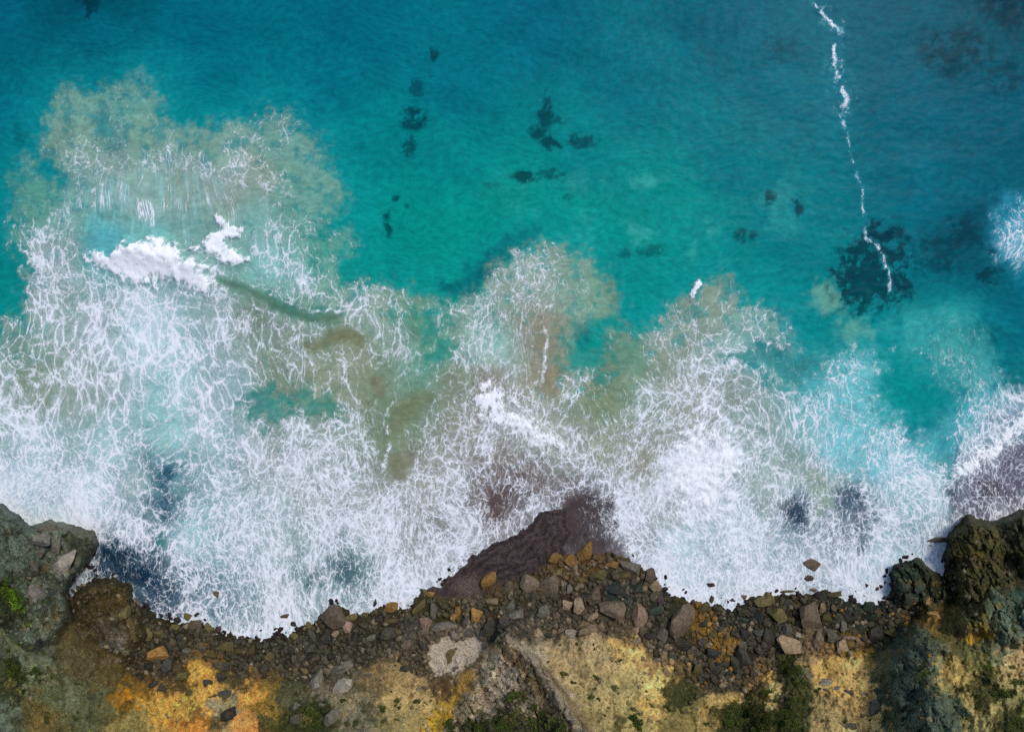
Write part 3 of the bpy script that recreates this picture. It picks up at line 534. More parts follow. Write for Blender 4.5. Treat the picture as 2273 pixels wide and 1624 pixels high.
# ------------------------------------------------------------------ land: fields (read off the photograph)
LAND = [(20, 1150, 62, 90, 86), (15, 1200, 96, 118, 108), (60, 1220, 92, 112, 98), (110, 1210, 128, 134, 118), (140, 1260, 128, 132, 118), (185, 1210, 92, 86, 54), (170, 1250, 92, 94, 66), (90, 1290, 98, 108, 92),
        (20, 1330, 52, 70, 30), (85, 1320, 124, 132, 122), (50, 1390, 112, 116, 84), (20, 1450, 112, 122, 100), (130, 1390, 98, 84, 50), (150, 1440, 92, 84, 54), (90, 1440, 104, 112, 92), (60, 1500, 112, 118, 84),
        (130, 1530, 108, 112, 78), (25, 1600, 92, 102, 84), (80, 1590, 112, 96, 52), (190, 1480, 92, 84, 52), (200, 1560, 98, 100, 68), (260, 1500, 92, 80, 44), (220, 1330, 78, 66, 36), (270, 1340, 76, 64, 34), (190, 1340, 62, 56, 36),
        (235, 1400, 122, 118, 108), (262, 1430, 150, 148, 142), (300, 1420, 76, 68, 42), (200, 1430, 86, 74, 44), (220, 1460, 90, 76, 44), (290, 1545, 182, 126, 34), (300, 1520, 126, 98, 40), (330, 1470, 84, 74, 40), (360, 1430, 64, 58, 36), (420, 1400, 70, 60, 36),
        (390, 1500, 96, 80, 44), (300, 1590, 148, 134, 80), (360, 1570, 212, 162, 76), (420, 1560, 228, 172, 84), (460, 1490, 214, 160, 74), (470, 1460, 180, 140, 60), (430, 1610, 206, 136, 60), (500, 1580, 150, 138, 104), (560, 1540, 222, 160, 78), (545, 1600, 206, 148, 80),
        (520, 1500, 80, 70, 42), (500, 1430, 66, 58, 36), (600, 1450, 62, 58, 40), (600, 1510, 128, 104, 46), (585, 1560, 140, 112, 46), (640, 1540, 84, 82, 58), (690, 1490, 84, 78, 60), (720, 1540, 122, 112, 92), (700, 1590, 66, 74, 40), (760, 1500, 104, 94, 72), (800, 1450, 76, 68, 50),
        (840, 1500, 140, 118, 78), (770, 1560, 140, 128, 98), (800, 1600, 120, 112, 88), (880, 1540, 182, 156, 104), (870, 1600, 148, 134, 88), (920, 1510, 168, 142, 96), (960, 1560, 190, 164, 112), (930, 1600, 166, 148, 98), (970, 1500, 92, 78, 54), (940, 1450, 104, 88, 66), (1040, 1470, 100, 82, 54), (990, 1530, 92, 72, 44),
        (1000, 1440, 196, 180, 162), (1040, 1430, 196, 180, 162), (985, 1475, 188, 170, 152), (990, 1580, 186, 148, 56), (970, 1616, 198, 160, 50), (1040, 1530, 168, 132, 60), (1090, 1490, 172, 156, 128), (1110, 1450, 190, 166, 128), (1090, 1540, 192, 170, 140), (1150, 1450, 150, 124, 84), (1140, 1500, 190, 178, 162), (1140, 1540, 188, 160, 140), (1180, 1510, 150, 126, 84),
        (1180, 1460, 176, 160, 132), (1230, 1550, 172, 156, 132), (1220, 1580, 136, 108, 62), (1270, 1600, 166, 146, 114), (1180, 1575, 164, 144, 120), (1100, 1600, 62, 66, 34), (1190, 1610, 66, 70, 38), (1230, 1480, 172, 148, 104), (1260, 1440, 150, 130, 96), (1290, 1420, 172, 150, 112), (1300, 1500, 172, 150, 104), (1340, 1460, 172, 152, 108), (1380, 1430, 204, 168, 102), (1410, 1450, 224, 184, 112),
        (1340, 1550, 168, 150, 102), (1300, 1600, 160, 142, 92), (1400, 1600, 166, 150, 96), (1400, 1520, 174, 156, 104), (1460, 1520, 232, 192, 118), (1465, 1490, 226, 186, 114), (1455, 1550, 224, 182, 108), (1500, 1540, 118, 104, 62), (1500, 1580, 130, 116, 68), (1520, 1480, 140, 116, 62), (1440, 1470, 150, 124, 80), (1360, 1390, 124, 106, 82), (1240, 1380, 102, 90, 74), (1160, 1380, 76, 70, 62), (1120, 1390, 64, 60, 52),
        (1460, 1420, 76, 70, 54), (1550, 1440, 62, 58, 44), (1585, 1420, 196, 146, 44), (1600, 1440, 200, 150, 50), (1570, 1395, 176, 130, 40), (1560, 1490, 62, 60, 46), (1640, 1480, 52, 52, 42), (1680, 1430, 58, 56, 42), (1620, 1370, 46, 54, 42), (1700, 1370, 70, 62, 38), (1590, 1520, 66, 60, 42), (1600, 1560, 186, 158, 96), (1680, 1530, 214, 174, 110), (1680, 1490, 196, 154, 80), (1720, 1550, 226, 180, 118), (1640, 1600, 108, 98, 58), (1730, 1590, 150, 128, 76),
        (1770, 1560, 72, 74, 40), (1770, 1500, 104, 98, 72), (1750, 1610, 54, 60, 28), (1740, 1440, 100, 90, 66), (1800, 1440, 172, 140, 96), (1840, 1470, 218, 172, 100), (1890, 1480, 210, 174, 108), (1860, 1520, 206, 168, 100), (1900, 1540, 210, 170, 104), (1840, 1570, 168, 144, 96), (1850, 1610, 170, 148, 100), (1930, 1610, 216, 178, 116), (1910, 1580, 190, 156, 100), (1900, 1430, 142, 112, 40), (1860, 1370, 54, 60, 42), (1800, 1370, 80, 70, 44), (1920, 1380, 52, 54, 30), (1900, 1340, 40, 62, 54),
        (1960, 1330, 46, 66, 56), (2010, 1280, 44, 66, 58), (2060, 1290, 78, 76, 34), (2040, 1330, 44, 54, 36), (1960, 1400, 54, 48, 24), (2040, 1365, 92, 74, 30), (2080, 1370, 128, 100, 48), (2000, 1420, 62, 76, 64), (2020, 1460, 76, 92, 80), (1960, 1480, 92, 92, 64), (2060, 1460, 122, 122, 98), (2050, 1500, 108, 112, 80), (2030, 1540, 70, 86, 76), (2060, 1590, 92, 110, 96), (2090, 1610, 84, 100, 88), (1980, 1540, 56, 72, 60), (2000, 1600, 80, 90, 70), (2110, 1580, 80, 92, 72),
        (2090, 1420, 82, 78, 42), (2120, 1400, 94, 84, 44), (2140, 1440, 96, 92, 54), (2110, 1490, 176, 150, 88), (2150, 1520, 180, 154, 92), (2180, 1560, 172, 150, 94), (2180, 1480, 124, 118, 62), (2180, 1400, 190, 148, 50), (2160, 1370, 106, 104, 62), (2200, 1440, 110, 114, 80), (2240, 1430, 108, 120, 96), (2250, 1380, 104, 124, 104), (2230, 1340, 74, 96, 82), (2260, 1310, 60, 86, 74), (2200, 1330, 78, 84, 50), (2150, 1290, 74, 68, 32), (2120, 1250, 70, 64, 30), (2150, 1200, 72, 70, 30),
        (2180, 1230, 76, 68, 30), (2200, 1200, 74, 72, 36), (2240, 1190, 60, 86, 66), (2250, 1240, 34, 40, 24), (2230, 1270, 44, 44, 24), (2180, 1290, 62, 66, 42), (2150, 1340, 44, 52, 38), (2220, 1510, 172, 152, 98), (2260, 1480, 174, 148, 100), (2230, 1560, 140, 132, 82), (2250, 1610, 118, 118, 72), (2200, 1610, 168, 150, 98), (2160, 1620, 150, 138, 90), (2245, 1445, 190, 164, 118),
        (1000, 1345, 92, 78, 36), (960, 1330, 84, 76, 40), (1090, 1330, 112, 84, 36), (1060, 1320, 124, 112, 96), (1150, 1300, 96, 80, 44), (1220, 1270, 112, 84, 34), (1300, 1260, 140, 104, 50), (1360, 1270, 116, 100, 66), (1420, 1300, 104, 92, 66), (1380, 1310, 52, 74, 68), (1450, 1340, 60, 66, 46), (1340, 1290, 72, 62, 40), (1260, 1330, 78, 66, 46), (880, 1390, 74, 66, 42), (910, 1390, 120, 112, 100), (860, 1360, 78, 74, 42), (760, 1400, 70, 64, 42)]
BEACH = [(900, 1320), (985, 1300), (1020, 1240), (1060, 1080), (1180, 1040), (1330, 1060), (1400, 1160), (1390, 1235), (1345, 1225), (1300, 1232), (1250, 1236), (1215, 1256), (1190, 1270), (1145, 1292), (1110, 1300), (1070, 1312), (1040, 1326), (985, 1325)]
SANDPIT = [(965, 1425), (1000, 1408), (1012, 1424), (1062, 1408), (1080, 1424), (1058, 1452), (1044, 1470), (1024, 1486), (1004, 1512), (980, 1492), (952, 1480), (948, 1452)]
OUTCROPS = [
    ('headland', [(-260, 1090), (0, 1128), (70, 1176), (115, 1163), (160, 1177), (204, 1188), (214, 1215), (202, 1248), (166, 1285), (148, 1320), (155, 1370), (120, 1420), (60, 1440), (0, 1380), (-260, 1380)], 5.2, 13,
     'grey green rock headland with loose grey boulders above the narrow cove'),
    ('block', [(178, 1312), (210, 1296), (250, 1293), (283, 1304), (288, 1335), (284, 1360), (312, 1380), (322, 1408), (304, 1440), (284, 1470), (240, 1440), (190, 1405), (160, 1370), (160, 1335)], 3.4, 12,
     'olive brown flat-topped rock block beside the dark cove water'),
    ('spur', [(1122, 1412), (1168, 1420), (1216, 1478), (1262, 1545), (1316, 1630), (1400, 1780), (860, 1780), (975, 1640), (1012, 1575), (1076, 1470)], 2.2, 26,
     'pale pinkish pointed rock spur with brown striped layers'),
    ('knob', [(1987, 1256), (2034, 1243), (2060, 1264), (2096, 1290), (2112, 1330), (2060, 1352), (2000, 1336), (1984, 1300)], 1.5, 11,
     'low dark green weedy rock knob at the edge of the surf'),
    ('crag', [(2116, 1190), (2150, 1152), (2200, 1168), (2240, 1152), (2420, 1090), (2560, 1300), (2290, 1300), (2200, 1330), (2186, 1400), (2140, 1400), (2118, 1300), (2102, 1240)], 3.8, 14,
     'tall olive and dark green crag rising from purple-grey foam'),
    ('ridge', [(2030, 1388), (2062, 1402), (2100, 1440), (2070, 1480), (2085, 1530), (2130, 1640), (2170, 1780), (2000, 1780), (1988, 1600), (1962, 1500), (1990, 1440)], 3.4, 22,
     'long dark grey rock ridge running up between tan slopes'),
    ('slab', [(2206, 1312), (2250, 1322), (2330, 1350), (2360, 1430), (2240, 1424), (2192, 1402), (2190, 1345)], 2.4, 16,
     'smooth grey green slanting rock slab behind the tall crag')]
TOE = [(-300, 1180), (0, 1200), (150, 1330), (250, 1440), (320, 1510), (400, 1480), (440, 1450), (490, 1480), (600, 1500), (700, 1510), (850, 1450), (960, 1490), (1080, 1430), (1130, 1410), (1230, 1405), (1300, 1390), (1380, 1410), (1430, 1440),
       (1480, 1470), (1530, 1510), (1650, 1535), (1700, 1490), (1760, 1440), (1850, 1445), (1950, 1430), (2010, 1395), (2060, 1330), (2200, 1290), (2273, 1300), (2600, 1280)]
GREEN = [[(-40, 1300), (30, 1295), (66, 1330), (60, 1380), (20, 1400), (-40, 1400)], [(-40, 1450), (30, 1460), (60, 1500), (50, 1560), (-40, 1570)], [(1005, 1625), (1050, 1580), (1090, 1590), (1120, 1572), (1175, 1580), (1210, 1600), (1270, 1618), (1280, 1700), (980, 1700)], [(1120, 1545), (1150, 1530), (1185, 1540), (1170, 1565), (1130, 1565)],
         [(655, 1560), (700, 1545), (730, 1560), (725, 1610), (700, 1700), (600, 1700), (560, 1600), (610, 1600)], [(1715, 1470), (1770, 1450), (1795, 1520), (1800, 1580), (1770, 1700), (1690, 1700), (1700, 1590), (1740, 1540)],
         [(1570, 1580), (1640, 1550), (1700, 1520), (1710, 1600), (1690, 1660), (1600, 1640)], [(1470, 1520), (1520, 1500), (1550, 1530), (1540, 1570), (1480, 1575)], [(2130, 1530), (2200, 1470), (2230, 1540), (2190, 1580)], [(2200, 1600), (2270, 1560), (2300, 1700), (2210, 1700)]]

LX = axis(-84, 84, .155, -3500, 3500)
LV = axis(-76, -16.4, .155, -3500, -16.4)
def land_fields():
    U, Vv = np.meshgrid(LX, LV)
    px = (U / W_M + .5) * PW; py = (.5 - Vv / H_M) * PH
    m1 = fbm(px / 36, py / 36, 5, 301, .6); m2 = fbm(px / 36, py / 36, 5, 311, .6)
    wx = px + 13 * m1; wy = py + 13 * m2
    d = -sdf(SHORE, px + 16 * m1, py + 16 * m2) / K
    tx, ty = zip(*TOE)
    toe = np.interp(px, tx, ty) + 26 * m1
    up = np.maximum(0, py - toe) / K
    h = np.where(d < 0, np.maximum(.45 * d, -2.2), .17 * np.minimum(d, 12))
    h = h + .72 * np.where(up > 22, 22 + (up - 22) * .5, up)
    top = 34 - 10 * np.exp(-np.clip((h - 24) / 10, 0, 30))
    h = np.where(h > 24, top, h)
    sand = sstep(8, -8, sdf(BEACH, wx, wy)); pit = sstep(5, -5, sdf(SANDPIT, px + 26 * m1, py + 26 * m2) + 9 * m2 + 10 * fbm(px / 11, py / 11, 3, 303, .6))
    far = np.exp(-(np.maximum(np.abs(U) - 84, 0) + np.maximum(-75 - Vv, 0)) / 25)
    rock = np.zeros(px.shape); region = np.zeros(px.shape, int)
    for i, (_, poly, H, soft, _) in enumerate(OUTCROPS):
        s = sdf(poly, px + 8 * m1, py + 8 * m2)
        k = sstep(soft, -soft, s)
        h = h + H * k * (.75 + .5 * np.clip(fbm(px / 60, py / 60, 2, 321 + i) + .3, -.2, 1)); rock = np.maximum(rock, k)
        region[s < 0] = i + 1
    # the spur's crest, the headland's overhung edge, gullies
    ds, _ = line_dist([(1128, 1416, 0), (1190, 1470, 0), (1240, 1550, 0), (1300, 1640, 0), (1420, 1800, 0)], px + 5 * m1, py)
    h = h + 3.2 * np.exp(-(ds / 34) ** 2) + 1.2 * np.exp(-ds / 60)
    dg, _ = line_dist([(214, 1218, 0), (168, 1288, 0), (150, 1325, 0), (168, 1372, 0), (190, 1392, 0)], px + 4 * m1, py + 4 * m2)
    h = h - 2.3 * np.exp(-(dg / 13) ** 2)
    dg, _ = line_dist([(2116, 1245, 0), (2128, 1330, 0), (2160, 1372, 0)], px + 4 * m1, py); h = h - 1.6 * np.exp(-(dg / 11) ** 2)
    dg, _ = line_dist([(2235, 1250, 0), (2262, 1275, 0), (2300, 1290, 0)], px + 8 * m1, py + 6 * m2); h = h - 2.6 * np.exp(-(dg / 22) ** 2)
    dg, _ = line_dist([(1092, 1560, 0), (1060, 1500, 0), (1018, 1548, 0), (1000, 1530, 0)], px, py); h = h - .8 * np.exp(-(dg / 14) ** 2)
    dg, _ = line_dist([(1176, 1420, 0), (1215, 1478, 0), (1270, 1550, 0), (1330, 1650, 0)], px + 5 * m1, py); h = h - 1.0 * np.exp(-(dg / 9) ** 2)
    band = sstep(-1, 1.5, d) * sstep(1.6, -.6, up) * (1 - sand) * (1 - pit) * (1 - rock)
    slope = sstep(0, 1.5, up) * (1 - rock) * (1 - pit)
    X = U; Y = Vv
    ac = X * .90 + Y * .44; al = X * .44 - Y * .90                 # across and along the layers of the rock
    r1 = ridged(ac / 2.6 + .5 * m1, al / 9, 5, 331, .60); r2 = ridged(ac / .9, al / 2.6, 4, 341, .6)
    c1, c2, cv = cells(ac / 1.3 + .5 * m1, al / 3.2 + .5 * m2, 351); crack = sstep(.0, .16, c2 - c1)
    c3, c4, cv2 = cells(X / .62, Y / .62, 361)
    h = h + far * rock * np.where(region == 6, .55, 1.0) * (1.0 * r1 + .26 * r2 + .50 * (cv - .5) * crack - .60 * (1 - crack))
    h = h + far * (1 - sand) * np.exp(-((d + .2) / 1.7) ** 2) * (.42 * fbm(X / 1.5, Y / 1.3, 4, 365, .6) + .05)
    h = h + far * band * (.12 * (cv - .4) + .16 * (.55 - c3) + .08 * r2) + far * sstep(0, .5, d) * band * .05
    # rills down the slopes
    rill = ridged(X / 2.6 + .8 * fbm(X / 9, Y / 9, 2, 371), Y / 9, 3, 381)
    h = h + far * slope * (.62 * fbm(X / 5, Y / 5, 5, 391, .58) + .52 * rill + .22 * r2 + .10 * fbm(X / .7, Y / .7, 3, 395) + .16 * sstep(.6, .95, cv) * (.6 - c1))
    h = h * (1 - pit) + pit * (h - .2 + 0)
    h = np.where(sand > 0, h * (1 - sand) + sand * (np.clip(.055 * d - .0, -1.5, 1.0) + .012 * r2), h)
    # colour of the ground, its sampled tones still holding some shading
    col = lin(spread_pts(LAND, wx + 58 * fbm(px / 24, py / 24, 6, 401, .66), wy + 58 * fbm(px / 24, py / 24, 6, 411, .66), 6, 3.0))
    col = col * (1.34 + .14 * slope)[..., None]
    gy = col.mean(-1, keepdims=True); col = np.clip(gy + 1.0 * (col - gy), .003, 1)
    col[..., 2] = np.where(col[..., 1] > col[..., 0], np.minimum(col[..., 2], .86 * col[..., 1]), col[..., 2])
    col = mixc(col, lin((40, 36, 29)), .66 * band)  # shade in the gaps between boulders painted into the gravel colour
    TONE = [(112, 122, 102), (96, 82, 48), (192, 176, 152), (60, 74, 52), (90, 84, 46), (82, 96, 82), (104, 120, 98)]
    for i in range(7):
        s = sdf(OUTCROPS[i][1], px + 14 * m1, py + 14 * m2) + 26 * fbm(px / 20, py / 20, 5, 600 + i, .65)
        col = mixc(col, np.broadcast_to(lin(TONE[i]) * 1.22, col.shape), .62 * sstep(5, -5, s))
    grain = fbm(X / .55, Y / .55, 4, 421, .65); blot = fbm(X / 3.0, Y / 2.4, 5, 431, .6)
    grain = grain * far; blot = blot * far
    strat = np.sin(6.0 * (px * .55 - py * .42) / 22 + 5 * m1 + 2 * blot)
    col = col * np.clip(1 + .50 * blot + .55 * grain, .25, 2.2)[..., None]
    col = col * (1 + (.55 * (cv - .5) + .35 * (cv2 - .5)) * np.clip(rock + .4 * slope, 0, 1))[..., None]
    och = sstep(.18, .45, fbm(X / 2.2, Y / 2.2, 5, 441, .6)) * rock
    col = mixc(col, lin((176, 128, 48)), (.36 - .22 * (region == 5))* och)
    sp_ = (region == 3)
    spk2 = sdf([(1084, 1432), (1130, 1412), (1200, 1462), (1262, 1540), (1330, 1640), (1250, 1640), (1200, 1560), (1140, 1480)], px + 7 * m1, py + 7 * m2)
    stripe = np.sin((px * .75 - py * .66) / 3.1 + 2.2 * m1 + .8 * blot)
    col = mixc(col, mixc(np.broadcast_to(lin((176, 150, 106)), col.shape), np.broadcast_to(lin((128, 98, 54)), col.shape), sstep(-.5, .7, stripe)) * (1 + .3 * grain)[..., None], .8 * sstep(5, -5, spk2))
    col = mixc(col, lin((196, 182, 160)) * (1 + .25 * grain)[..., None], .7 * sstep(7, 1, np.abs(ds - 4)) * sp_)
    col = mixc(col, lin((192, 182, 160)), .30 * sstep(.15, .5, fbm(X / 1.1, Y / 1.1, 4, 451, .6)) * rock)
    col = mixc(col, lin((44, 50, 36)), .42 * sstep(.12, .26, fbm(X / 1.9, Y / 1.9, 5, 461, .66)) * np.clip(rock + band, 0, 1))
    stip = np.maximum(sstep(.30, .42, fbm(X / .8, Y / .8, 3, 471, .6)), .8 * sstep(.16, .24, fbm(X / 3.2, Y / 4.5, 6, 475, .68))) * slope * sstep(.4, .95, far)
    col = mixc(col, lin((84, 78, 44)), .62 * stip)
    gcov = np.zeros(px.shape)
    for g in GREEN: gcov = np.maximum(gcov, sstep(4, -4, sdf(g, wx, wy) + 44 * fbm(px / 24, py / 24, 6, 481, .68)))
    thin_g = sstep(.22, .28, fbm(X / 4.5, Y / 4.5, 5, 491, .62)) * sstep(1500, 1570, py) * slope * .7 * sstep(.4, .95, far)
    gcov = np.maximum(gcov, thin_g)
    gcol = mixc(np.broadcast_to(lin((46, 54, 24)), col.shape), np.broadcast_to(lin((84, 84, 36)), col.shape), sstep(-.2, .4, grain))
    col = mixc(col, gcol, gcov * (1 - pit) * .86)
    wet = sstep(1.1, .1, d + .5 * m1) * (1 - sand)
    col = mixc(col, col * np.array([.60, .58, .52]), wet)
    col = mixc(col, np.broadcast_to(lin((76, 63, 62)), col.shape) * np.clip(1 + .9 * grain + .6 * blot + .35 * np.sin(d * 5.5 + 3 * m1), .3, 2.6)[..., None], sand * sstep(1100, 1050, px) * 0 + sand)
    col = mixc(col, lin((112, 98, 88)) * (1 + .2 * grain)[..., None], sand * sstep(55, 10, np.hypot(px - 1040, (py - 1300) * 1.6)))
    col = mixc(col, lin((212, 196, 174)) * (1 + .08 * grain)[..., None], pit)
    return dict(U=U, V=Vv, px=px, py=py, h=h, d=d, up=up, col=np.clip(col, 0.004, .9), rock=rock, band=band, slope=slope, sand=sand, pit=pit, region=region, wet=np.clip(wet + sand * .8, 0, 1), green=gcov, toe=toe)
L = land_fields()

def world(px, py, h):
    u = (px / PW - .5) * W_M; v = (.5 - py / PH) * H_M
    s = 1 - h / CAM_H
    return u * s, v * s, h
def sample(name, px, py):
    u = (px / PW - .5) * W_M; v = (.5 - py / PH) * H_M
    i = int(np.clip(np.searchsorted(LX, u), 1, len(LX) - 1)); j = int(np.clip(np.searchsorted(LV, v), 1, len(LV) - 1))
    return L[name][j, i]

def land_material():
    t = NT('coastal_ground')
    c = t.attr('ground_col', 'Color'); rock = t.attr('rock'); wet = t.attr('wet')
    pos = t.new('ShaderNodeNewGeometry').outputs['Position']
    n = t.noise(pos, 2.6, 6, .68); n2 = t.noise(pos, 9.0, 4, .65)
    k = t.mix(t.ss(n, .28, .72), (.68, .68, .66, 1), (1.30, 1.29, 1.26, 1))
    k2 = t.mix(t.ss(n2, .3, .7), (.78, .78, .77, 1), (1.2, 1.2, 1.19, 1))
    col = t.mix(1.0, t.mix(1.0, c, k, 'MULTIPLY'), k2, 'MULTIPLY')
    v = t.ss(t.voro(t.vmath('ADD', pos, t.vmath('SCALE', t.vmath('SUBTRACT', t.noise(pos, 1.2, 3, .6, out='Color'), (.5, .5, .5)), scale=.9)), 1.1), 0, .05, 1, 0)
    lines = t.math('MULTIPLY', t.math('MULTIPLY', v, rock), .0)
    col = t.mix(lines, col, (.02, .02, .015, 1))
    t.l.new(col, t.b.inputs['Base Color'])
    t.set(t.b.inputs['Roughness'], t.ss(wet, 0, 1, .95, .42))
    t.set(t.b.inputs['Specular IOR Level'], .25)
    t.l.new(t.bump(t.math('ADD', t.math('SUBTRACT', t.math('ADD', n, t.math('MULTIPLY', n2, .4)), t.math('MULTIPLY', t.math('MULTIPLY', v, rock), .45)), 0.0), 1.0, .5), t.b.inputs['Normal'])
    return t.m
GROUND = land_material()

def build_land():
    s = 1 - L['h'] / CAM_H
    P = np.stack([L['U'] * s, L['V'] * s, L['h']], -1)
    ny, nx = L['h'].shape
    face = lambda a: (a[:-1, :-1] + a[1:, :-1] + a[:-1, 1:] + a[1:, 1:]) / 4
    ok = (face(L['d']) > -5.5) | ((face(L['sand']) > .02))
    reg = L['region'][:-1, :-1]; sand = face(L['sand']) > .5; pit = face(L['pit']) > .5
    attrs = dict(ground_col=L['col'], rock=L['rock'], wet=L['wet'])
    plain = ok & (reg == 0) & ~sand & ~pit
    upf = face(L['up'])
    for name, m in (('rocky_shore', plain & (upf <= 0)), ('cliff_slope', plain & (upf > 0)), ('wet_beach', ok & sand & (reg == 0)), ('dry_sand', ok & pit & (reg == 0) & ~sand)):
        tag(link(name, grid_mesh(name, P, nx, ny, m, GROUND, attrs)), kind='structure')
    for i, (_, _, _, _, label) in enumerate(OUTCROPS):
        o = link('rock_outcrop', grid_mesh('rock_outcrop', P, nx, ny, ok & (reg == i + 1), GROUND, attrs))
        tag(o, label, 'rock outcrop', 'rock outcrops along the cliff')
build_land()

# ------------------------------------------------------------------ boulders
def rock_shape(seed, sub, cuts, rough):
    r = np.random.default_rng(seed)
    bm = bmesh.new(); bmesh.ops.create_icosphere(bm, subdivisions=sub, radius=1.0)
    v = np.array([q.co[:] for q in bm.verts]); f = [[q.index for q in p.verts] for p in bm.faces]; bm.free()
    for i in range(cuts):
        n = r.normal(size=3)
        if i % 3 == 0: n[2] = abs(n[2]) * 1.5 + .6
        n /= np.linalg.norm(n)
        dist = r.uniform(.34, .74)
        over = np.maximum(0, v @ n - dist); v = v - over[:, None] * n
    if rough:
        o = r.random(2) * 50
        k = fbm(v[:, 0] * 1.6 + o[0] + v[:, 2], v[:, 1] * 1.6 + o[1] - v[:, 2] * .7, 4, seed % 50 + 500, .6)
        v = v * (1 + rough * k)[:, None]
    v = v / np.abs(v[:, :2]).max(0).mean()
    return v.astype(np.float32), f

def rock_material(name, rgb, spread=.3):
    t = NT(name)
    oi = t.new('ShaderNodeObjectInfo'); tc = t.new('ShaderNodeTexCoord').outputs['Object']
    pos = t.vmath('ADD', tc, t.vmath('SCALE', t.new('ShaderNodeNewGeometry').outputs['Position'], scale=.35))
    c = lin(rgb); c = c.mean() + .85 * (c - c.mean()); c = c * 1.2
    n = t.noise(pos, 2.2, 6, .68); n2 = t.noise(pos, 10, 3, .6); n3 = t.noise(pos, .9, 4, .6)
    col = t.mix(t.ss(n, .3, .72), tuple(c * .58) + (1,), tuple(np.minimum(c * 1.45, .8)) + (1,))
    col = t.mix(t.math('MULTIPLY', t.ss(n3, .52, .68), .5), col, tuple(lin((124, 104, 58)) * .5 + c * .5) + (1,))
    col = t.mix(t.math('MULTIPLY', t.ss(n2, .56, .7), .35), col, tuple(c * .35) + (1,))
    br = t.ss(oi.outputs['Random'], 0, 1, 1 - spread, 1 + spread)
    hs = t.new('ShaderNodeHueSaturation'); t.set(hs.inputs['Value'], br); t.set(hs.inputs['Color'], col)
    t.l.new(hs.outputs[0], t.b.inputs['Base Color'])
    t.b.inputs['Roughness'].default_value = .85; t.b.inputs['Specular IOR Level'].default_value = .2
    t.l.new(t.bump(t.math('ADD', n, t.math('MULTIPLY', n2, .35)), .8, .3), t.b.inputs['Normal'])
    return t.m
STONE = {'grey': ('grey', (94, 89, 76)), 'dark': ('dark grey', (60, 57, 48)), 'brown': ('brown', (100, 85, 68)), 'tan': ('tan', (138, 116, 86)), 'olive': ('olive brown', (94, 83, 44)),
         'ochre': ('ochre', (136, 100, 40)), 'pale': ('pale grey', (136, 128, 112)), 'purple': ('dark purplish', (66, 54, 54)), 'green': ('dark green', (50, 62, 48)), 'pink': ('pinkish', (146, 118, 98)),
         'orange': ('orange tan', (182, 140, 78)), 'blue': ('blue grey', (60, 65, 60)), 'black': ('near-black', (34, 36, 38))}
STONE_MAT = {k: rock_material(v[0].replace(' ', '_').replace('-', '_') + '_rock', v[1]) for k, v in STONE.items()}
def rock_mesh(i, sub, cuts, rough):
    v, f = rock_shape(900 + i, sub, cuts, rough)
    me = bpy.data.meshes.new('boulder'); me.from_pydata(v.tolist(), [], f)
    me.polygons.foreach_set('use_smooth', np.ones(len(f), bool)); me.set_sharp_from_angle(angle=math.radians(18))
    me.materials.append(STONE_MAT['grey'])
    return me
BIG_ROCKS = [rock_mesh(i, 3, 15, .07) for i in range(12)]
SMALL_ROCKS = [rock_mesh(40 + i, 2, 11, .08) for i in range(12)]

TILE = {1: 0.0, 2: 563.7, 3: 1127.4, 4: 1691.1}
def tp(tile, zx, zy): return zx * .328 + TILE[tile], zy * .328 + 1091.0
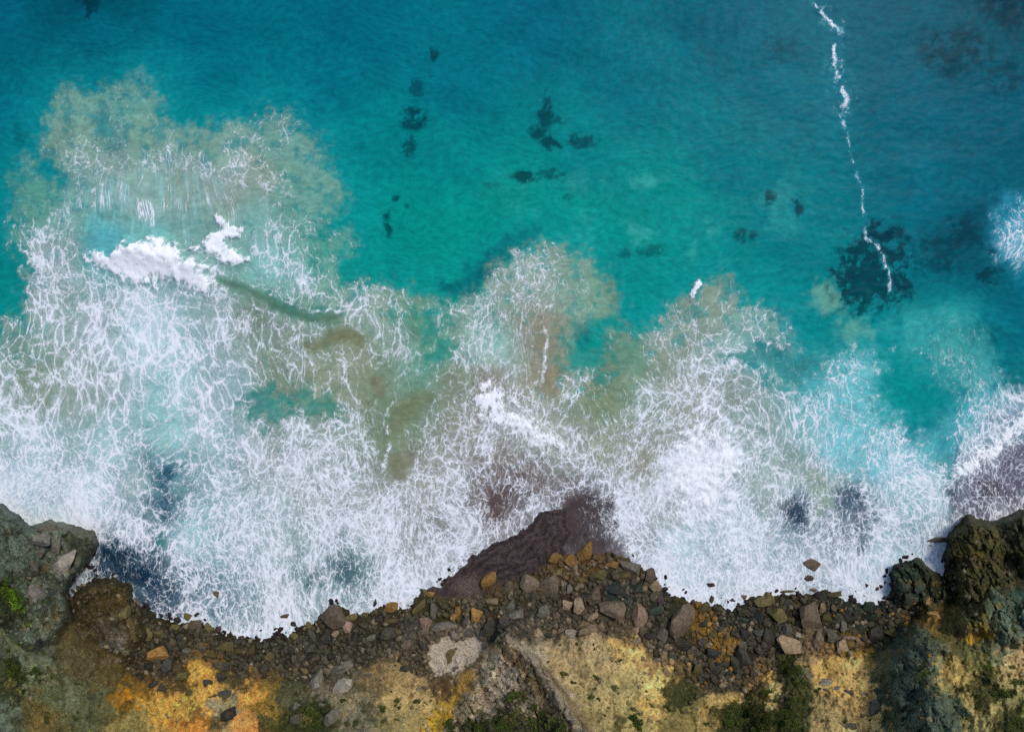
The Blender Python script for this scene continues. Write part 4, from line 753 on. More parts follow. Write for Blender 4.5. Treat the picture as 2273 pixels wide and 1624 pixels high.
# (tile, x, y, half width, half height, turn in degrees, kind of stone, label or None)
BOULDERS = [
 (1, 355, 255, 78, 34, -12, 'grey', 'flat grey slab at the seaward edge of the headland'), (1, 300, 320, 65, 35, 0, 'pale', 'pale grey boulder lying behind the flat slab on the headland'), (1, 300, 395, 58, 40, 35, 'grey', 'long grey boulder tilted on the headland'),
 (1, 395, 360, 30, 52, -10, 'grey', 'narrow grey boulder next to the olive headland tip'), (1, 440, 470, 92, 66, 30, 'pale', 'largest pale grey boulder on the headland'), (1, 230, 510, 55, 45, 10, 'grey', None), (1, 245, 700, 62, 66, 0, 'pale', 'isolated pale grey boulder near the green bushes on the headland'), (1, 350, 410, 24, 20, 0, 'grey', None),
 (1, 1475, 690, 30, 26, 0, 'olive', None), (1, 1425, 735, 22, 20, 0, 'purple', None), (1, 1455, 775, 17, 14, 20, 'black', None), (1, 1340, 820, 35, 18, 25, 'dark', None), (1, 1270, 850, 36, 34, 0, 'olive', None), (1, 1320, 900, 52, 40, 15, 'brown', None), (1, 1410, 925, 46, 35, -20, 'olive', None),
 (1, 1200, 860, 30, 24, 0, 'dark', None), (1, 1190, 920, 30, 22, 0, 'olive', None), (1, 1530, 1045, 55, 40, 10, 'olive', None), (1, 1610, 1075, 33, 24, 0, 'olive', None), (1, 1440, 1100, 40, 28, 15, 'olive', None), (1, 1080, 1085, 76, 40, 12, 'ochre', 'broad ochre rock in the dark rubble by the cove'), (1, 1140, 1185, 36, 46, 0, 'blue', 'blue grey boulder in the rubble below the cove'),
 (1, 1270, 1085, 30, 26, 0, 'grey', None), (1, 1515, 1190, 62, 50, 0, 'dark', 'big dark boulder at the top of the orange slope'), (1, 1240, 1250, 46, 24, 0, 'olive', None), (1, 1490, 1260, 42, 36, 0, 'dark', None), (1, 1410, 1295, 36, 30, 0, 'dark', None), (1, 1095, 1330, 40, 30, 0, 'dark', None), (1, 1040, 1310, 36, 30, 0, 'dark', None),
 (1, 1275, 1360, 26, 22, 0, 'olive', 'lone round boulder resting on the orange slope'), (1, 1510, 1370, 72, 50, 0, 'dark', 'wide dark boulder between the two orange patches'), (1, 1555, 1505, 52, 46, 0, 'dark', 'dark boulder lowest between the two orange patches'), (1, 1705, 1075, 40, 34, 0, 'olive', None), (1, 940, 745, 30, 24, 0, 'brown', None), (1, 845, 825, 56, 46, 0, 'olive', 'rounded olive boulder leaning on the olive rock block'),
 (1, 980, 820, 26, 40, 20, 'dark', None), (1, 1030, 840, 24, 30, 0, 'dark', None), (1, 1080, 960, 32, 26, 0, 'olive', None), (1, 1000, 960, 30, 40, 0, 'olive', None), (1, 1480, 930, 28, 26, 0, 'purple', None), (1, 1255, 755, 22, 16, 0, 'black', None), (1, 1505, 800, 14, 16, 0, 'black', None), (1, 1535, 830, 12, 12, 0, 'black', None), (1, 1295, 800, 22, 13, 0, 'black', None), (1, 1640, 910, 14, 12, 0, 'black', None), (1, 1685, 945, 14, 10, 0, 'black', None), (1, 1735, 945, 14, 11, 0, 'black', None), (1, 1500, 885, 22, 10, 15, 'black', None),
 (2, 535, 850, 86, 82, 0, 'brown', 'big brown hexagonal boulder at the water edge'), (2, 665, 850, 46, 46, 0, 'olive', 'olive boulder touching the big hexagonal boulder'), (2, 630, 915, 40, 52, 20, 'pink', 'pinkish tan boulder beside the big hexagonal boulder'), (2, 935, 790, 56, 36, 0, 'ochre', 'ochre flat boulder washed by white foam'), (2, 825, 745, 22, 35, -10, 'purple', 'small upright dark boulder ringed by swirling foam'),
 (2, 218, 840, 33, 25, 15, 'brown', 'reddish brown rock standing out of the foam'), (2, 265, 890, 26, 30, 0, 'dark', None), (2, 490, 990, 58, 52, 0, 'dark', None), (2, 395, 1055, 46, 42, 0, 'dark', None), (2, 800, 985, 32, 42, 0, 'grey', None), (2, 680, 985, 19, 42, -8, 'dark', None), (2, 105, 1105, 32, 30, 0, 'olive', None), (2, 570, 1215, 52, 46, 0, 'grey', None),
 (2, 435, 1280, 46, 76, 8, 'pale', 'tall pale grey slab above the rubble'), (2, 595, 1330, 56, 78, -20, 'pale', 'large pale grey boulder leaning beside the tall slab'), (2, 520, 1120, 36, 30, 0, 'dark', None), (2, 1020, 1215, 62, 40, -10, 'dark', 'dark brown jagged rock left of the pale sand pocket'), (2, 910, 970, 60, 40, 0, 'dark', None), (2, 1275, 900, 84, 32, 3, 'grey', 'long flat grey slab below the ochre rocks'), (2, 1210, 790, 30, 56, 5, 'grey', None),
 (2, 1130, 770, 56, 50, 30, 'olive', None), (2, 1165, 885, 46, 40, 0, 'pink', 'pale pinkish rock beside the long flat slab'), (2, 1500, 840, 50, 52, 0, 'ochre', None), (2, 1380, 805, 22, 32, 0, 'ochre', None), (2, 1350, 850, 26, 26, 0, 'ochre', None), (2, 1600, 590, 52, 86, 6, 'ochre', 'pointed ochre rock jutting onto the dark beach'), (2, 1200, 690, 27, 24, 0, 'ochre', None), (2, 1155, 690, 18, 30, 0, 'olive', None),
 (2, 1620, 740, 54, 22, -8, 'tan', None), (2, 1660, 848, 11, 18, 0, 'orange', None), (2, 1330, 1085, 32, 36, 0, 'olive', 'olive rock standing in the pale sand pocket'), (2, 1325, 1138, 17, 22, 0, 'olive', None), (2, 1365, 1195, 22, 20, 0, 'brown', None), (2, 1085, 1105, 14, 16, 0, 'pale', 'small whitish stone beside the pale sand pocket'), (2, 285, 1455, 36, 30, 0, 'grey', None), (2, 380, 1475, 24, 18, 0, 'pale', None), (2, 525, 1510, 50, 62, 0, 'grey', 'grey rock rising out of the dark bushes'),
 (2, 290, 1540, 46, 40, 0, 'grey', None), (2, 770, 1250, 30, 22, 0, 'grey', None), (2, 1040, 1030, 32, 30, 0, 'brown', None), (2, 745, 1010, 26, 24, 0, 'grey', None), (2, 375, 1120, 30, 24, 0, 'dark', None), (2, 60, 950, 18, 10, 0, 'black', None), (2, 160, 985, 20, 12, 0, 'purple', None), (2, 20, 950, 16, 12, 0, 'black', None), (2, 370, 905, 26, 26, 0, 'olive', None), (2, 760, 830, 30, 24, 0, 'olive', None), (2, 850, 860, 40, 26, 0, 'dark', None), (2, 930, 870, 34, 24, 0, 'olive', None), (2, 748, 770, 12, 10, 0, 'black', None), (2, 765, 665, 10, 18, 0, 'brown', None),
 (2, 1430, 880, 26, 46, 0, 'grey', None), (2, 1600, 940, 60, 50, 0, 'dark', None), (2, 1690, 890, 50, 46, 0, 'dark', None), (2, 1740, 770, 40, 36, 0, 'grey', None), (2, 1450, 960, 40, 24, 0, 'grey', None), (2, 1260, 960, 34, 24, 0, 'brown', None), (2, 1150, 940, 50, 30, 0, 'brown', None), (2, 470, 1440, 30, 24, 0, 'grey', None), (2, 500, 1210, 26, 30, 0, 'tan', None), (2, 640, 1050, 20, 16, 0, 'grey', None), (2, 550, 960, 26, 24, 0, 'tan', None),
 (3, 525, 410, 60, 72, -10, 'ochre', 'biggest ochre rock rising above the beach foam'), (3, 310, 455, 56, 36, 25, 'ochre', 'slanting ochre rock beside the biggest ochre rock'), (3, 415, 470, 58, 42, 0, 'ochre', None), (3, 335, 545, 46, 32, 0, 'olive', None), (3, 840, 510, 84, 44, -28, 'grey', 'grey brown tilted slab with surf behind it'), (3, 960, 575, 46, 46, 0, 'brown', None), (3, 985, 645, 52, 40, 0, 'tan', None), (3, 135, 615, 80, 52, 0, 'brown', None),
 (3, 280, 640, 70, 62, 15, 'brown', None), (3, 585, 705, 56, 62, 0, 'brown', None), (3, 480, 635, 33, 26, 0, 'brown', None), (3, 710, 790, 110, 66, -32, 'brown', 'long brown grey boulder leaning above the beach rocks'), (3, 885, 830, 70, 76, 0, 'pink', 'tan pink angular boulder next to the largest dark boulder'), (3, 1185, 848, 100, 132, 22, 'brown', 'largest dark brown boulder of the whole shore'), (3, 1030, 720, 25, 36, 0, 'purple', None),
 (3, 480, 785, 46, 56, 10, 'tan', None), (3, 395, 770, 46, 36, 0, 'tan', None), (3, 240, 820, 52, 40, 0, 'grey', None), (3, 65, 830, 56, 40, 0, 'grey', None), (3, 165, 705, 28, 36, 0, 'grey', None), (3, 540, 930, 56, 62, 0, 'tan', None), (3, 430, 965, 46, 42, 0, 'pale', None), (3, 1375, 625, 26, 22, 0, 'purple', None), (3, 1362, 655, 22, 14, 0, 'purple', None), (3, 1270, 690, 13, 14, 0, 'purple', None), (3, 1435, 680, 18, 16, 0, 'purple', None),
 (3, 1520, 728, 30, 20, -15, 'purple', None), (3, 1600, 705, 36, 22, 0, 'brown', 'reddish brown rock in the foam by the small dark stones'), (3, 1370, 730, 19, 36, 0, 'purple', None), (3, 1330, 785, 56, 36, 0, 'olive', None), (3, 1740, 740, 72, 46, 0, 'olive', None), (3, 1600, 970, 46, 36, 0, 'dark', None), (3, 1755, 980, 42, 46, 0, 'dark', None), (3, 1740, 1045, 46, 40, 0, 'dark', None), (3, 1590, 1125, 42, 72, 42, 'dark', 'dark grey slanting slab below the ochre gravel'),
 (3, 1540, 1155, 40, 46, 0, 'dark', None), (3, 1455, 1165, 46, 40, 0, 'dark', None), (3, 1380, 1095, 62, 40, 0, 'blue', None), (3, 1690, 1065, 40, 34, 0, 'dark', None), (3, 1280, 1205, 40, 30, 0, 'olive', None), (3, 1225, 1165, 20, 18, 0, 'orange', 'orange tan stone among dark boulders'), (3, 1065, 1225, 30, 32, 0, 'tan', 'tan stone sitting on the bright sandy chute'), (3, 1040, 970, 35, 62, 0, 'grey', None), (3, 1015, 1140, 42, 40, 0, 'brown', None), (3, 1475, 1205, 14, 10, 0, 'pale', 'small whitish stone among dark boulders'),
 (3, 1250, 720, 14, 12, 0, 'purple', None), (3, 1285, 715, 12, 14, 0, 'purple', None), (3, 1440, 712, 16, 14, 0, 'purple', None), (3, 1255, 750, 12, 12, 0, 'purple', None), (3, 1440, 760, 18, 12, 0, 'purple', None), (3, 1480, 780, 16, 12, 0, 'purple', None), (3, 1405, 670, 10, 16, 0, 'purple', None), (3, 1700, 650, 12, 10, 0, 'black', None), (3, 1225, 690, 12, 12, 0, 'black', None), (3, 700, 490, 40, 30, 0, 'ochre', None), (3, 720, 660, 62, 40, 0, 'blue', 'dark teal rock in a shaded pool behind the beach rocks'), (3, 880, 650, 46, 46, 0, 'green', None), (3, 800, 560, 40, 30, 0, 'olive', None), (3, 1010, 800, 50, 56, 0, 'green', None), (3, 625, 910, 26, 30, 0, 'tan', None), (3, 610, 560, 50, 40, 0, 'olive', None),
 (3, 1090, 1000, 40, 36, 0, 'dark', None), (3, 1180, 1040, 50, 30, -15, 'dark', None), (3, 960, 970, 30, 30, 0, 'dark', None), (3, 1340, 1240, 40, 26, -20, 'dark', None), (3, 1600, 1290, 36, 28, 0, 'olive', None), (3, 1480, 1260, 34, 28, 0, 'dark', None), (3, 1560, 1220, 34, 26, 0, 'dark', None), (3, 1400, 1200, 40, 26, 0, 'dark', None), (3, 1650, 1230, 34, 24, 0, 'dark', None), (3, 1590, 1035, 30, 24, 0, 'grey', None), (3, 1700, 950, 34, 30, 0, 'blue', None), (3, 1690, 850, 36, 34, 0, 'green', None), (3, 1600, 870, 34, 30, 0, 'green', None), (3, 1400, 790, 34, 26, 0, 'green', None),
 (4, 320, 487, 54, 44, -15, 'brown', 'brown boulder standing alone in the white surf'), (4, 300, 590, 36, 32, -20, 'brown', 'smaller brown boulder just inshore of the lone surf boulder'), (4, 640, 620, 25, 20, 0, 'brown', None), (4, 780, 650, 28, 18, 0, 'purple', None), (4, 700, 635, 18, 26, -30, 'purple', None), (4, 1120, 262, 25, 12, 10, 'black', 'small black rock showing through the foam near the tall crag'), (4, 1170, 322, 72, 20, 6, 'brown', 'low flat brown rock in the surf by the tall crag'), (4, 1130, 362, 32, 12, 0, 'black', None),
 (4, 785, 505, 34, 12, 25, 'black', 'thin black rock sliver in open white foam'), (4, 880, 630, 18, 22, 0, 'purple', None), (4, 760, 702, 18, 22, 0, 'purple', None), (4, 715, 765, 44, 34, 0, 'green', None), (4, 305, 830, 80, 86, 0, 'brown', 'big blocky grey brown boulder behind the surf stones'), (4, 405, 795, 28, 36, 0, 'tan', None), (4, 100, 840, 62, 50, 0, 'olive', None), (4, 55, 985, 48, 44, 0, 'dark', None), (4, 25, 1045, 42, 36, 0, 'dark', None), (4, 165, 930, 46, 36, 0, 'grey', None),
 (4, 375, 990, 40, 72, 0, 'tan', 'tall tan rock at the head of the sandy slope'), (4, 470, 985, 46, 38, 15, 'grey', None), (4, 590, 985, 44, 25, -8, 'pink', 'pinkish orange slab at the head of the sandy slope'), (4, 545, 920, 32, 44, 0, 'grey', None), (4, 535, 1050, 46, 52, 0, 'tan', None), (4, 180, 1040, 62, 92, 60, 'tan', 'long pale tan rock ending in dark bushes'), (4, 235, 970, 28, 20, 0, 'pale', None), (4, 1112, 748, 25, 36, -15, 'orange', 'orange tan upright stone in dark rubble'), (4, 1150, 820, 46, 15, -5, 'orange', 'flat orange tan slab in dark rubble'),
 (4, 1190, 850, 22, 15, 0, 'orange', None), (4, 945, 835, 20, 20, 0, 'ochre', None), (4, 425, 1295, 36, 40, 0, 'pale', 'largest of the pale grey stones on the sandy slope'), (4, 500, 1330, 36, 30, 0, 'grey', None), (4, 595, 1360, 28, 20, 0, 'grey', None), (4, 755, 1470, 46, 52, 0, 'grey', 'grey rock alone low on the sandy slope'), (4, 580, 860, 52, 30, 0, 'dark', None), (4, 430, 850, 40, 30, 0, 'olive', None), (4, 220, 625, 18, 14, 0, 'purple', None), (4, 460, 655, 24, 14, 0, 'purple', None), (4, 680, 700, 20, 20, 0, 'brown', None), (4, 820, 690, 20, 16, 0, 'purple', None), (4, 500, 690, 62, 20, 0, 'olive', None),
 (4, 715, 568, 12, 8, 0, 'black', None), (4, 805, 588, 7, 14, 20, 'black', None), (4, 1215, 465, 16, 22, 0, 'purple', None), (4, 340, 660, 30, 18, 0, 'brown', None), (4, 280, 655, 18, 18, 0, 'brown', None), (4, 620, 670, 22, 16, 0, 'purple', None), (4, 570, 680, 12, 10, 0, 'purple', None), (4, 700, 665, 16, 12, 0, 'purple', None), (4, 830, 720, 16, 12, 0, 'purple', None), (4, 780, 770, 14, 10, 0, 'purple', None), (4, 900, 690, 30, 24, 0, 'dark', None), (4, 960, 650, 40, 34, 0, 'green', None), (4, 1000, 720, 44, 40, 0, 'green', None), (4, 1060, 640, 40, 40, 0, 'green', None),
 (4, 180, 670, 50, 20, 0, 'olive', None), (4, 40, 720, 46, 40, 0, 'olive', None), (4, 430, 1340, 20, 18, 0, 'grey', None), (4, 600, 1590, 30, 34, 0, 'grey', None), (4, 440, 940, 30, 26, 0, 'grey', None), (4, 760, 960, 60, 50, 0, 'dark', None), (4, 640, 1010, 22, 30, 0, 'tan', None)]

def zone(px, py):
    """A landmark near which one can find a place of the shore."""
    d = float(sample('d', px, py)); up = float(sample('up', px, py))
    if d < -.3: where = 'standing in the foam'
    elif d < 2.2: where = 'at the water edge'
    elif up > 1.0: where = 'on the slope'
    else: where = 'in the rubble'
    marks = [(110, 1240, 'of the grey headland'), (245, 1350, 'by the olive rock block'), (360, 1370, 'by the cove inlet'), (430, 1480, 'above the orange slope'), (560, 1430, 'where the shore bends landward'), (735, 1370, 'near the big hexagonal boulder'), (760, 1520, 'near the tall pale slabs'),
             (880, 1370, 'near the ochre flat boulder'), (1010, 1450, 'around the pale sand pocket'), (1080, 1320, 'near the pointed ochre rock'), (1160, 1400, 'above the pointed spur'), (1250, 1270, 'near the biggest ochre rock'), (1280, 1390, 'behind the beach rocks'), (1400, 1300, 'by the grey brown tilted slab'),
             (1510, 1370, 'near the largest dark boulder'), (1590, 1330, 'by the small purple stones'), (1600, 1480, 'around the ochre gravel'), (1450, 1530, 'by the bright sandy chute'), (1790, 1360, 'near the blocky grey brown boulder'), (1700, 1420, 'east of the ochre gravel'), (1850, 1420, 'at the head of the sandy slope'),
             (1920, 1330, 'beside the green rock knob'), (2040, 1350, 'below the green rock knob'), (2080, 1210, 'by the tall crag'), (1900, 1540, 'down the sandy slope'), (2060, 1520, 'along the dark grey ridge')]
    m = min(marks, key=lambda q: (q[0] - px) ** 2 + (q[1] - py) ** 2)[2]
    return where + ' ' + m

nth = ['leftmost'] + [w + ' from left' for w in 'second third fourth fifth sixth seventh eighth ninth tenth eleventh twelfth thirteenth fourteenth fifteenth sixteenth seventeenth eighteenth nineteenth'.split()]
PLACED = []
def place_boulder(px, py, rx, ry, deg, stone, label, rnd):
    h = float(sample('h', px, py)); d = float(sample('d', px, py))
    big = max(rx, ry) > .85
    if d < .2: h = max(h, -.25)
    s = 1 - h / CAM_H
    me = rnd.choice(BIG_ROCKS if big else SMALL_ROCKS)
    o = link('boulder', me)
    x, y, _ = world(px, py, h)
    rz = (rx + ry) / 2 * rnd.uniform(.55, .85)
    o.scale = (rx * s, ry * s, rz)
    o.rotation_euler = (rnd.uniform(-.12, .12), rnd.uniform(-.12, .12), math.radians(deg))
    o.location = (x, y, h + rz * .38)
    o.material_slots[0].link = 'OBJECT'; o.material_slots[0].material = STONE_MAT[stone]
    PLACED.append((px, py, max(rx, ry) * K, o, stone, label, max(rx, ry)))
    return o

def build_boulders():
    rnd = random.Random(11)
    mpp = .328 / K
    for tile, zx, zy, a, b, deg, stone, label in BOULDERS:
        px, py = tp(tile, zx, zy)
        place_boulder(px, py, a * mpp * 1.14, b * mpp * 1.14, deg, stone, label, rnd)
    # more of the boulders that lie packed between them
    want = 298 - len(PLACED); tries = 0
    while want > 0 and tries < 60000:
        tries += 1
        px = rnd.uniform(-8, 2280); py = rnd.uniform(1290, 1560)
        if sample('band', px, py) < .6 or sample('d', px, py) < .3: continue
        r = rnd.uniform(.55, 1.05)
        if any((px - q[0]) ** 2 + (py - q[1]) ** 2 < (.80 * (q[2] + r * K)) ** 2 for q in PLACED): continue
        if px < 620: st = rnd.choice(['dark', 'dark', 'olive', 'dark', 'brown'])
        elif px < 950: st = rnd.choice(['dark', 'grey', 'olive', 'dark', 'grey'])
        elif px < 1420: st = rnd.choice(['brown', 'grey', 'tan', 'brown', 'dark'])
        elif px < 1760: st = rnd.choice(['dark', 'dark', 'blue', 'olive'])
        else: st = rnd.choice(['dark', 'olive', 'green', 'dark', 'olive'])
        place_boulder(px, py, r, r * rnd.uniform(.7, 1), rnd.uniform(0, 180), st, None, rnd); want -= 1
    groups = {}
    for px, py, _, o, stone, label, r in PLACED:
        if not label:
            size = 'small' if r < .5 else 'middling' if r < .95 else 'large'
            label = f'{size} {STONE[stone][0]} boulder {zone(px, py)}'
            groups.setdefault(label, []).append((px, o))
        tag(o, label, 'boulder', 'boulders along the rocky shore')
    for label, m in groups.items():
        if 1 < len(m) <= 20:
            for k, (_, o) in enumerate(sorted(m, key=lambda q: q[0])):
                pos = 'rightmost' if k == len(m) - 1 else nth[k]
                o['label'] = f'{label}, {pos}'
build_boulders()

def build_rubble():
    """The smaller stones between and below the boulders: past counting, one object of real stones."""
    r = np.random.default_rng(5)
    shapes = [rock_shape(1500 + i, 1, 8, .10) for i in range(10)]
    VV, FF, CC = [], [], []; base = 0; n = 0; tries = 0
    occupied = np.array([(q[0], q[1], q[2]) for q in PLACED])
    while n < 6800 and tries < 60000:
        tries += 1
        px = r.uniform(-90, 2360); py = r.uniform(1225, 1600)
        b = sample('band', px, py); sl = sample('slope', px, py); d = sample('d', px, py)
        if sample('sand', px, py) > .3 and r.random() > .10: continue
        p = .95 * b + .045 * sl + (.10 if sample('rock', px, py) > .5 else 0)
        if -1.5 < d < .1: p = .75 * max(0.0, math.sin(px / 37.0) * math.sin(px / 13.0 + 1))
        if sample('sand', px, py) > .3: p = .8 if py > 1150 else 0
        if sample('pit', px, py) > .3: p = .02
        if r.random() > p: continue
        s = .14 + .50 * r.random() ** 1.9
        if b < .3: s *= .75
        if sample('sand', px, py) > .3: s *= .4
        if ((occupied[:, 0] - px) ** 2 + (occupied[:, 1] - py) ** 2 < (occupied[:, 2] * .72) ** 2).any(): continue
        h = float(sample('h', px, py)); h = max(h, -.12)
        x, y, z = world(px, py, h)
        v, f = shapes[r.integers(len(shapes))]
        a = r.uniform(0, 6.28); c, sn = math.cos(a), math.sin(a)
        sc = s * np.array([1, r.uniform(.6, 1), r.uniform(.5, .8)])
        w = v * sc
        w = np.stack([w[:, 0] * c - w[:, 1] * sn, w[:, 0] * sn + w[:, 1] * c, w[:, 2]], -1) + np.array([x, y, z + s * .22])
        VV.append(w); FF.append(np.array(f) + base); base += len(v)
        g = np.array(sample('col', px, py))
        u = r.random()
        if d < .2: col = lin((58, 46, 46))
        else:
            col = .6 * g * r.uniform(.8, 2.0) + .4 * lin((112, 102, 84)) * r.uniform(.5, 1.3)
            if u < .10: col = lin((150, 134, 110)) * r.uniform(.7, 1.2)
            elif u < .16 and (1540 < px < 1640 or 1840 < px < 2100): col = lin((176, 128, 50)) * r.uniform(.7, 1.2)
            elif u < .45: col = .5 * col + .5 * lin((92, 88, 76))
        CC.append(np.repeat(col[None], len(v), 0)); n += 1
    V = np.concatenate(VV); F = np.concatenate(FF); C = np.concatenate(CC)
    me = bpy.data.meshes.new('rubble')
    me.vertices.add(len(V)); me.vertices.foreach_set('co', V.astype(np.float32).ravel())
    me.loops.add(F.size); me.loops.foreach_set('vertex_index', F.astype(np.int32).ravel())
    me.polygons.add(len(F)); me.polygons.foreach_set('loop_start', np.arange(0, F.size, 3, dtype=np.int32))
    at = me.attributes.new('ground_col', 'FLOAT_COLOR', 'POINT')
    d4 = np.ones((len(V), 4), np.float32); d4[:, :3] = np.clip(C, .004, .9); at.data.foreach_set('color', d4.ravel())
    me.update(calc_edges=True); me.materials.append(GROUND)
    tag(link('rubble', me), 'loose small stones filling the shore between the boulders', 'rubble', kind='stuff')
build_rubble()

# ------------------------------------------------------------------ bushes
def leaf_material(name, a, b):
    t = NT(name)
    oi = t.new('ShaderNodeObjectInfo').outputs['Random']
    pos = t.new('ShaderNodeNewGeometry').outputs['Position']
    n = t.noise(pos, 3.5, 4, .6)
    col = t.mix(t.ss(n, .3, .7), tuple(lin(a) * .8) + (1,), tuple(lin(b) * 1.35) + (1,))
    hs = t.new('ShaderNodeHueSaturation'); t.set(hs.inputs['Value'], t.ss(oi, 0, 1, .75, 1.25)); t.set(hs.inputs['Color'], col)
    t.l.new(hs.outputs[0], t.b.inputs['Base Color'])
    t.b.inputs['Roughness'].default_value = .8; t.b.inputs['Specular IOR Level'].default_value = .15
    return t.m
LEAF = [leaf_material('dark_green_leaves', (38, 52, 18), (66, 76, 28)), leaf_material('bright_green_leaves', (44, 74, 16), (84, 108, 26)), leaf_material('olive_leaves', (58, 60, 30), (96, 92, 50))]
STEM = rock_material('bush_wood', (84, 70, 52))
def bush_mesh(seed, n, loose):
    r = np.random.default_rng(seed)
    lobes = [(0, 0, .62)] + [(.62 * math.cos(a), .62 * math.sin(a), r.uniform(.28, .5)) for a in r.uniform(0, 6.28, 6)]
    V, F = [], []
    for i in range(n):
        lx, ly, lr = lobes[r.integers(len(lobes))]
        a = r.uniform(0, 6.28); q = lr * r.random() ** .5 * (1.25 if r.random() < loose else 1)
        x, y = lx + q * math.cos(a), ly + q * math.sin(a)
        top = max(.08, math.sqrt(max(0, 1 - (q / lr) ** 2)) * lr * 1.05)
        z = top * r.uniform(.45, 1.0)
        s = r.uniform(.07, .15); t1 = r.normal(size=3); t1[2] *= .5; t1 /= np.linalg.norm(t1)
        t2 = np.cross(t1, r.normal(size=3) * .5 + np.array([0, 0, 1])); t2 /= np.linalg.norm(t2)
        c = np.array([x, y, z]); b = len(V)
        V += [c - t1 * s, c + t2 * s * .55, c + t1 * s, c - t2 * s * .55]; F.append((b, b + 1, b + 2, b + 3))
    me = bpy.data.meshes.new('foliage'); me.from_pydata([tuple(v) for v in V], [], F); me.materials.append(LEAF[0])
    return me
def stem_mesh(seed):
    r = random.Random(seed); bm = bmesh.new()
    for k in range(6):
        a = k * 1.05 + r.uniform(-.3, .3); b = bmesh.ops.create_cone(bm, segments=5, radius1=.05, radius2=.02, depth=.8, cap_ends=True)
        for v in b['verts']:
            z = v.co.z + .4
            v.co = Vector((v.co.x + z * .75 * math.cos(a), v.co.y + z * .75 * math.sin(a), z * .55 - .05))
    me = bpy.data.meshes.new('branches'); bm.to_mesh(me); bm.free(); me.materials.append(STEM)
    return me
BUSHES = [bush_mesh(50 + i, 620, .12) for i in range(8)] + [bush_mesh(70 + i, 300, .3) for i in range(4)]
STEMS = [stem_mesh(i) for i in range(3)]
SHRUBS = {1: [(355, 1130, 15), (235, 1235, 40), (315, 1210, 25), (380, 1265, 34), (265, 1300, 35), (60, 1190, 58), (30, 1240, 45), (110, 1260, 50), (90, 1330, 52), (155, 1360, 18), (345, 1400, 20), (325, 1500, 18), (500, 1540, 18), (525, 1495, 12), (305, 1545, 25), (185, 910, 15), (210, 1045, 18),
              (150, 1030, 20), (285, 1100, 20), (385, 1185, 14), (510, 1310, 15), (680, 1380, 18), (665, 1345, 10), (200, 1390, 15), (40, 680, 48), (110, 730, 46), (60, 760, 50), (130, 800, 42), (20, 720, 42), (340, 745, 22), (300, 750, 18), (380, 545, 12), (40, 1080, 20), (30, 610, 25)],
          2: [(360, 1340, 18), (310, 1375, 14), (605, 1420, 16), (975, 1430, 26), (970, 1465, 20), (955, 1550, 24), (1105, 1430, 22), (1155, 1435, 12), (630, 1575, 18), (700, 1570, 22), (555, 1600, 30), (130, 1470, 16), (205, 1480, 16), (490, 1440, 20), (430, 1450, 28), (380, 1510, 42), (340, 1560, 46), (440, 1540, 34),
              (400, 1590, 42), (1410, 1440, 25), (1650, 1560, 54), (1740, 1400, 42), (1340, 1600, 46), (1450, 1600, 54), (1560, 1600, 54), (1690, 1610, 46), (1620, 1205, 14), (1650, 1245, 10), (1720, 1330, 10), (1020, 1535, 10),
              (750, 1490, 18), (870, 1470, 22), (925, 1360, 12), (1180, 1540, 12), (60, 1570, 46), (120, 1590, 42)],
          3: [(228, 930, 18), (353, 1045, 15), (470, 1035, 14), (505, 1035, 10), (572, 1040, 12), (578, 1075, 15), (190, 1040, 10), (748, 1158, 24), (730, 1335, 20), (925, 1350, 16), (903, 1295, 12), (567, 1395, 18), (610, 1410, 14), (590, 1265, 24), (590, 1340, 14), (375, 1250, 28), (445, 1300, 15), (965, 1450, 20),
              (1075, 1475, 24), (860, 1500, 36), (860, 1560, 38), (870, 1600, 30), (275, 1160, 14), (650, 1520, 14), (1325, 1580, 18), (1080, 1385, 12), (50, 1400, 46), (80, 1520, 54), (30, 1560, 54), (170, 1480, 38), (250, 1540, 54), (200, 1590, 60), (320, 1590, 54), (380, 1610, 38), (130, 1410, 25), (1250, 1370, 12),
              (1170, 1500, 25), (1420, 1490, 38), (1470, 1530, 46), (1540, 1480, 42), (1600, 1520, 46), (1690, 1490, 46), (1660, 1560, 46), (1590, 1590, 46), (1750, 1560, 46), (1700, 1600, 46), (1640, 1420, 28), (1750, 1380, 24), (1500, 1590, 38)],
          4: [(165, 1090, 25), (120, 1150, 38), (200, 1160, 34), (230, 1220, 38), (150, 1210, 34), (260, 1290, 34), (290, 1190, 15), (315, 1330, 25), (250, 1370, 34), (210, 1430, 38), (90, 1560, 54), (150, 1540, 54), (40, 1590, 54), (210, 1580, 46), (40, 1370, 28), (110, 1420, 25), (380, 1345, 20), (840, 1495, 18),
              (735, 1550, 14), (820, 1250, 18), (570, 1555, 14), (455, 1555, 10), (470, 1450, 10), (435, 1200, 14), (1140, 1108, 14), (1085, 1200, 24), (1090, 1250, 34), (1120, 1230, 24), (1160, 1340, 28), (1185, 1370, 18), (1700, 825, 18), (1740, 890, 24), (1690, 950, 34), (1720, 1035, 22), (1580, 1020, 14),
              (1520, 1155, 24), (1545, 1200, 24), (1590, 1155, 12), (1640, 1160, 12), (1690, 1190, 18), (1605, 1230, 16), (1710, 1250, 12), (1740, 1310, 38), (1600, 1380, 42), (1640, 1400, 38), (1690, 1360, 28), (1580, 1330, 28), (1470, 1385, 14), (1400, 1530, 22), (1440, 1220, 10), (1570, 1490, 10),
              (1740, 1590, 54), (1690, 1610, 38), (1520, 1320, 12), (1330, 1430, 10)]}
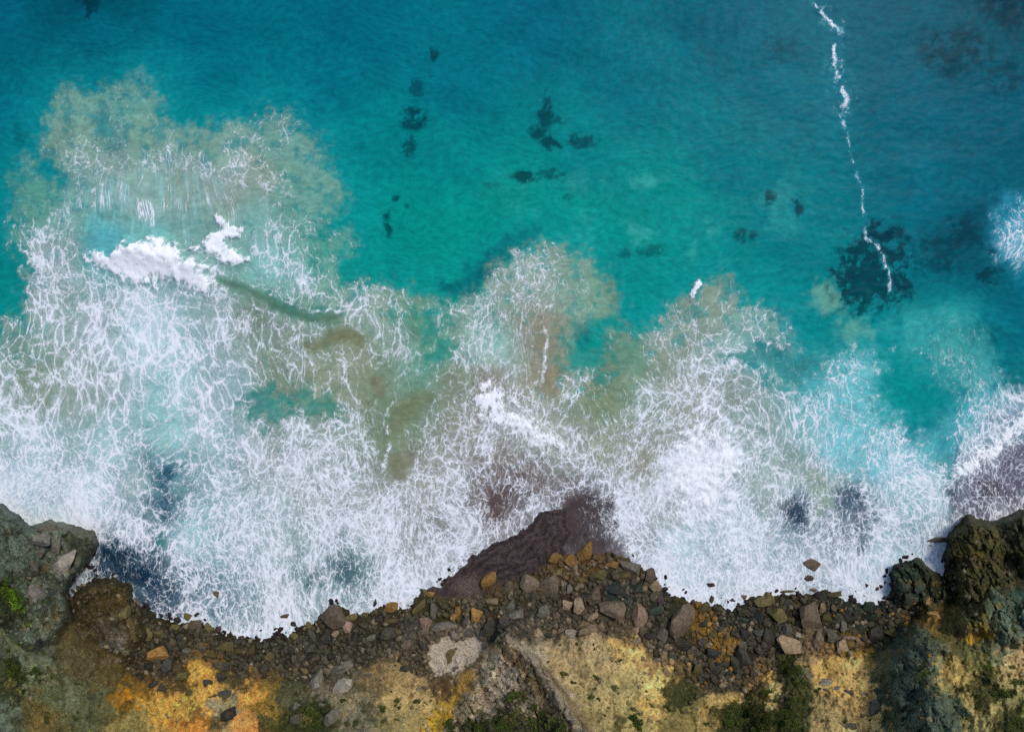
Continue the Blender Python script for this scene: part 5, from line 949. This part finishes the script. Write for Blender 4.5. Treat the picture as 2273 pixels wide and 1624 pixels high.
def build_shrubs():
    rnd = random.Random(3); groups = {}
    spots = [(tp(t, x, y), r * .328 / K * 1.22, True) for t, l in SHRUBS.items() for x, y, r in l]
    tries = 0
    while len(spots) < 292 and tries < 20000:
        tries += 1
        px, py = rnd.uniform(0, 2273), rnd.uniform(1400, 1624)
        if sample('slope', px, py) < .8 or sample('up', px, py) < 1.5: continue
        if 340 < px < 580 and rnd.random() < .8: continue
        spots.append(((px, py), rnd.uniform(.16, .34), False))
    zones = [(20, 1330, 'behind the grey headland'), (60, 1510, 'on the grey green slope behind the headland'), (200, 1570, 'below the olive rock block'), (440, 1570, 'on the orange slope'), (690, 1580, 'around the grey rock in the bushes'), (900, 1550, 'on the tan slope before the spur'),
             (1130, 1590, 'on the crest of the pale spur'), (1330, 1500, 'on the broad tan slope beyond the spur'), (1470, 1570, 'beside the bright sandy chute'), (1640, 1590, 'in the thicket below the dark boulders'), (1760, 1530, 'in the thicket between two sandy slopes'), (1890, 1570, 'on the wide sandy slope'),
             (2050, 1530, 'on the dark grey ridge'), (2200, 1540, 'on the far tan slope beyond the ridge'), (2230, 1420, 'on the smooth rock slab')]
    for (px, py), r, hand in spots:
        h = float(sample('h', px, py)); x, y, _ = world(px, py, h); s = 1 - h / CAM_H
        me = rnd.choice(BUSHES[:8] if hand and r > .3 else BUSHES[8:] if not hand else BUSHES)
        o = link('shrub', me if r <= .5 else None); o.location = (x, y, h - .03)
        o.scale = (r * s * rnd.uniform(.95, 1.2), r * s * rnd.uniform(.95, 1.2), r * s * rnd.uniform(.7, 1.0)); o.rotation_euler = (0, 0, rnd.uniform(0, 6.28))
        kind = 1 if (px < 80 and py < 1400) else rnd.choice([0, 0, 0, 2]) if hand else 2
        f = o if r <= .5 else link('foliage', me, o)
        f.material_slots[0].link = 'OBJECT'; f.material_slots[0].material = LEAF[kind]
        if r > .5: link('branches', rnd.choice(STEMS), o)
        size = 'tiny' if r < .36 else 'small' if r < .62 else 'large'
        z = min(zones, key=lambda q: (q[0] - px) ** 2 + 2 * (q[1] - py) ** 2)[2]
        label = f'{size} {("dark green", "bright green", "olive")[kind]} shrub {z}'
        tag(o, label, 'shrub', 'shrubs on the cliff slope'); groups.setdefault(label, []).append((px, o))
    for label, m in groups.items():
        if 1 < len(m) <= 20:
            for k, (_, o) in enumerate(sorted(m, key=lambda q: q[0])):
                o['label'] = label + ', ' + ('rightmost' if k == len(m) - 1 else nth[k])
build_shrubs()
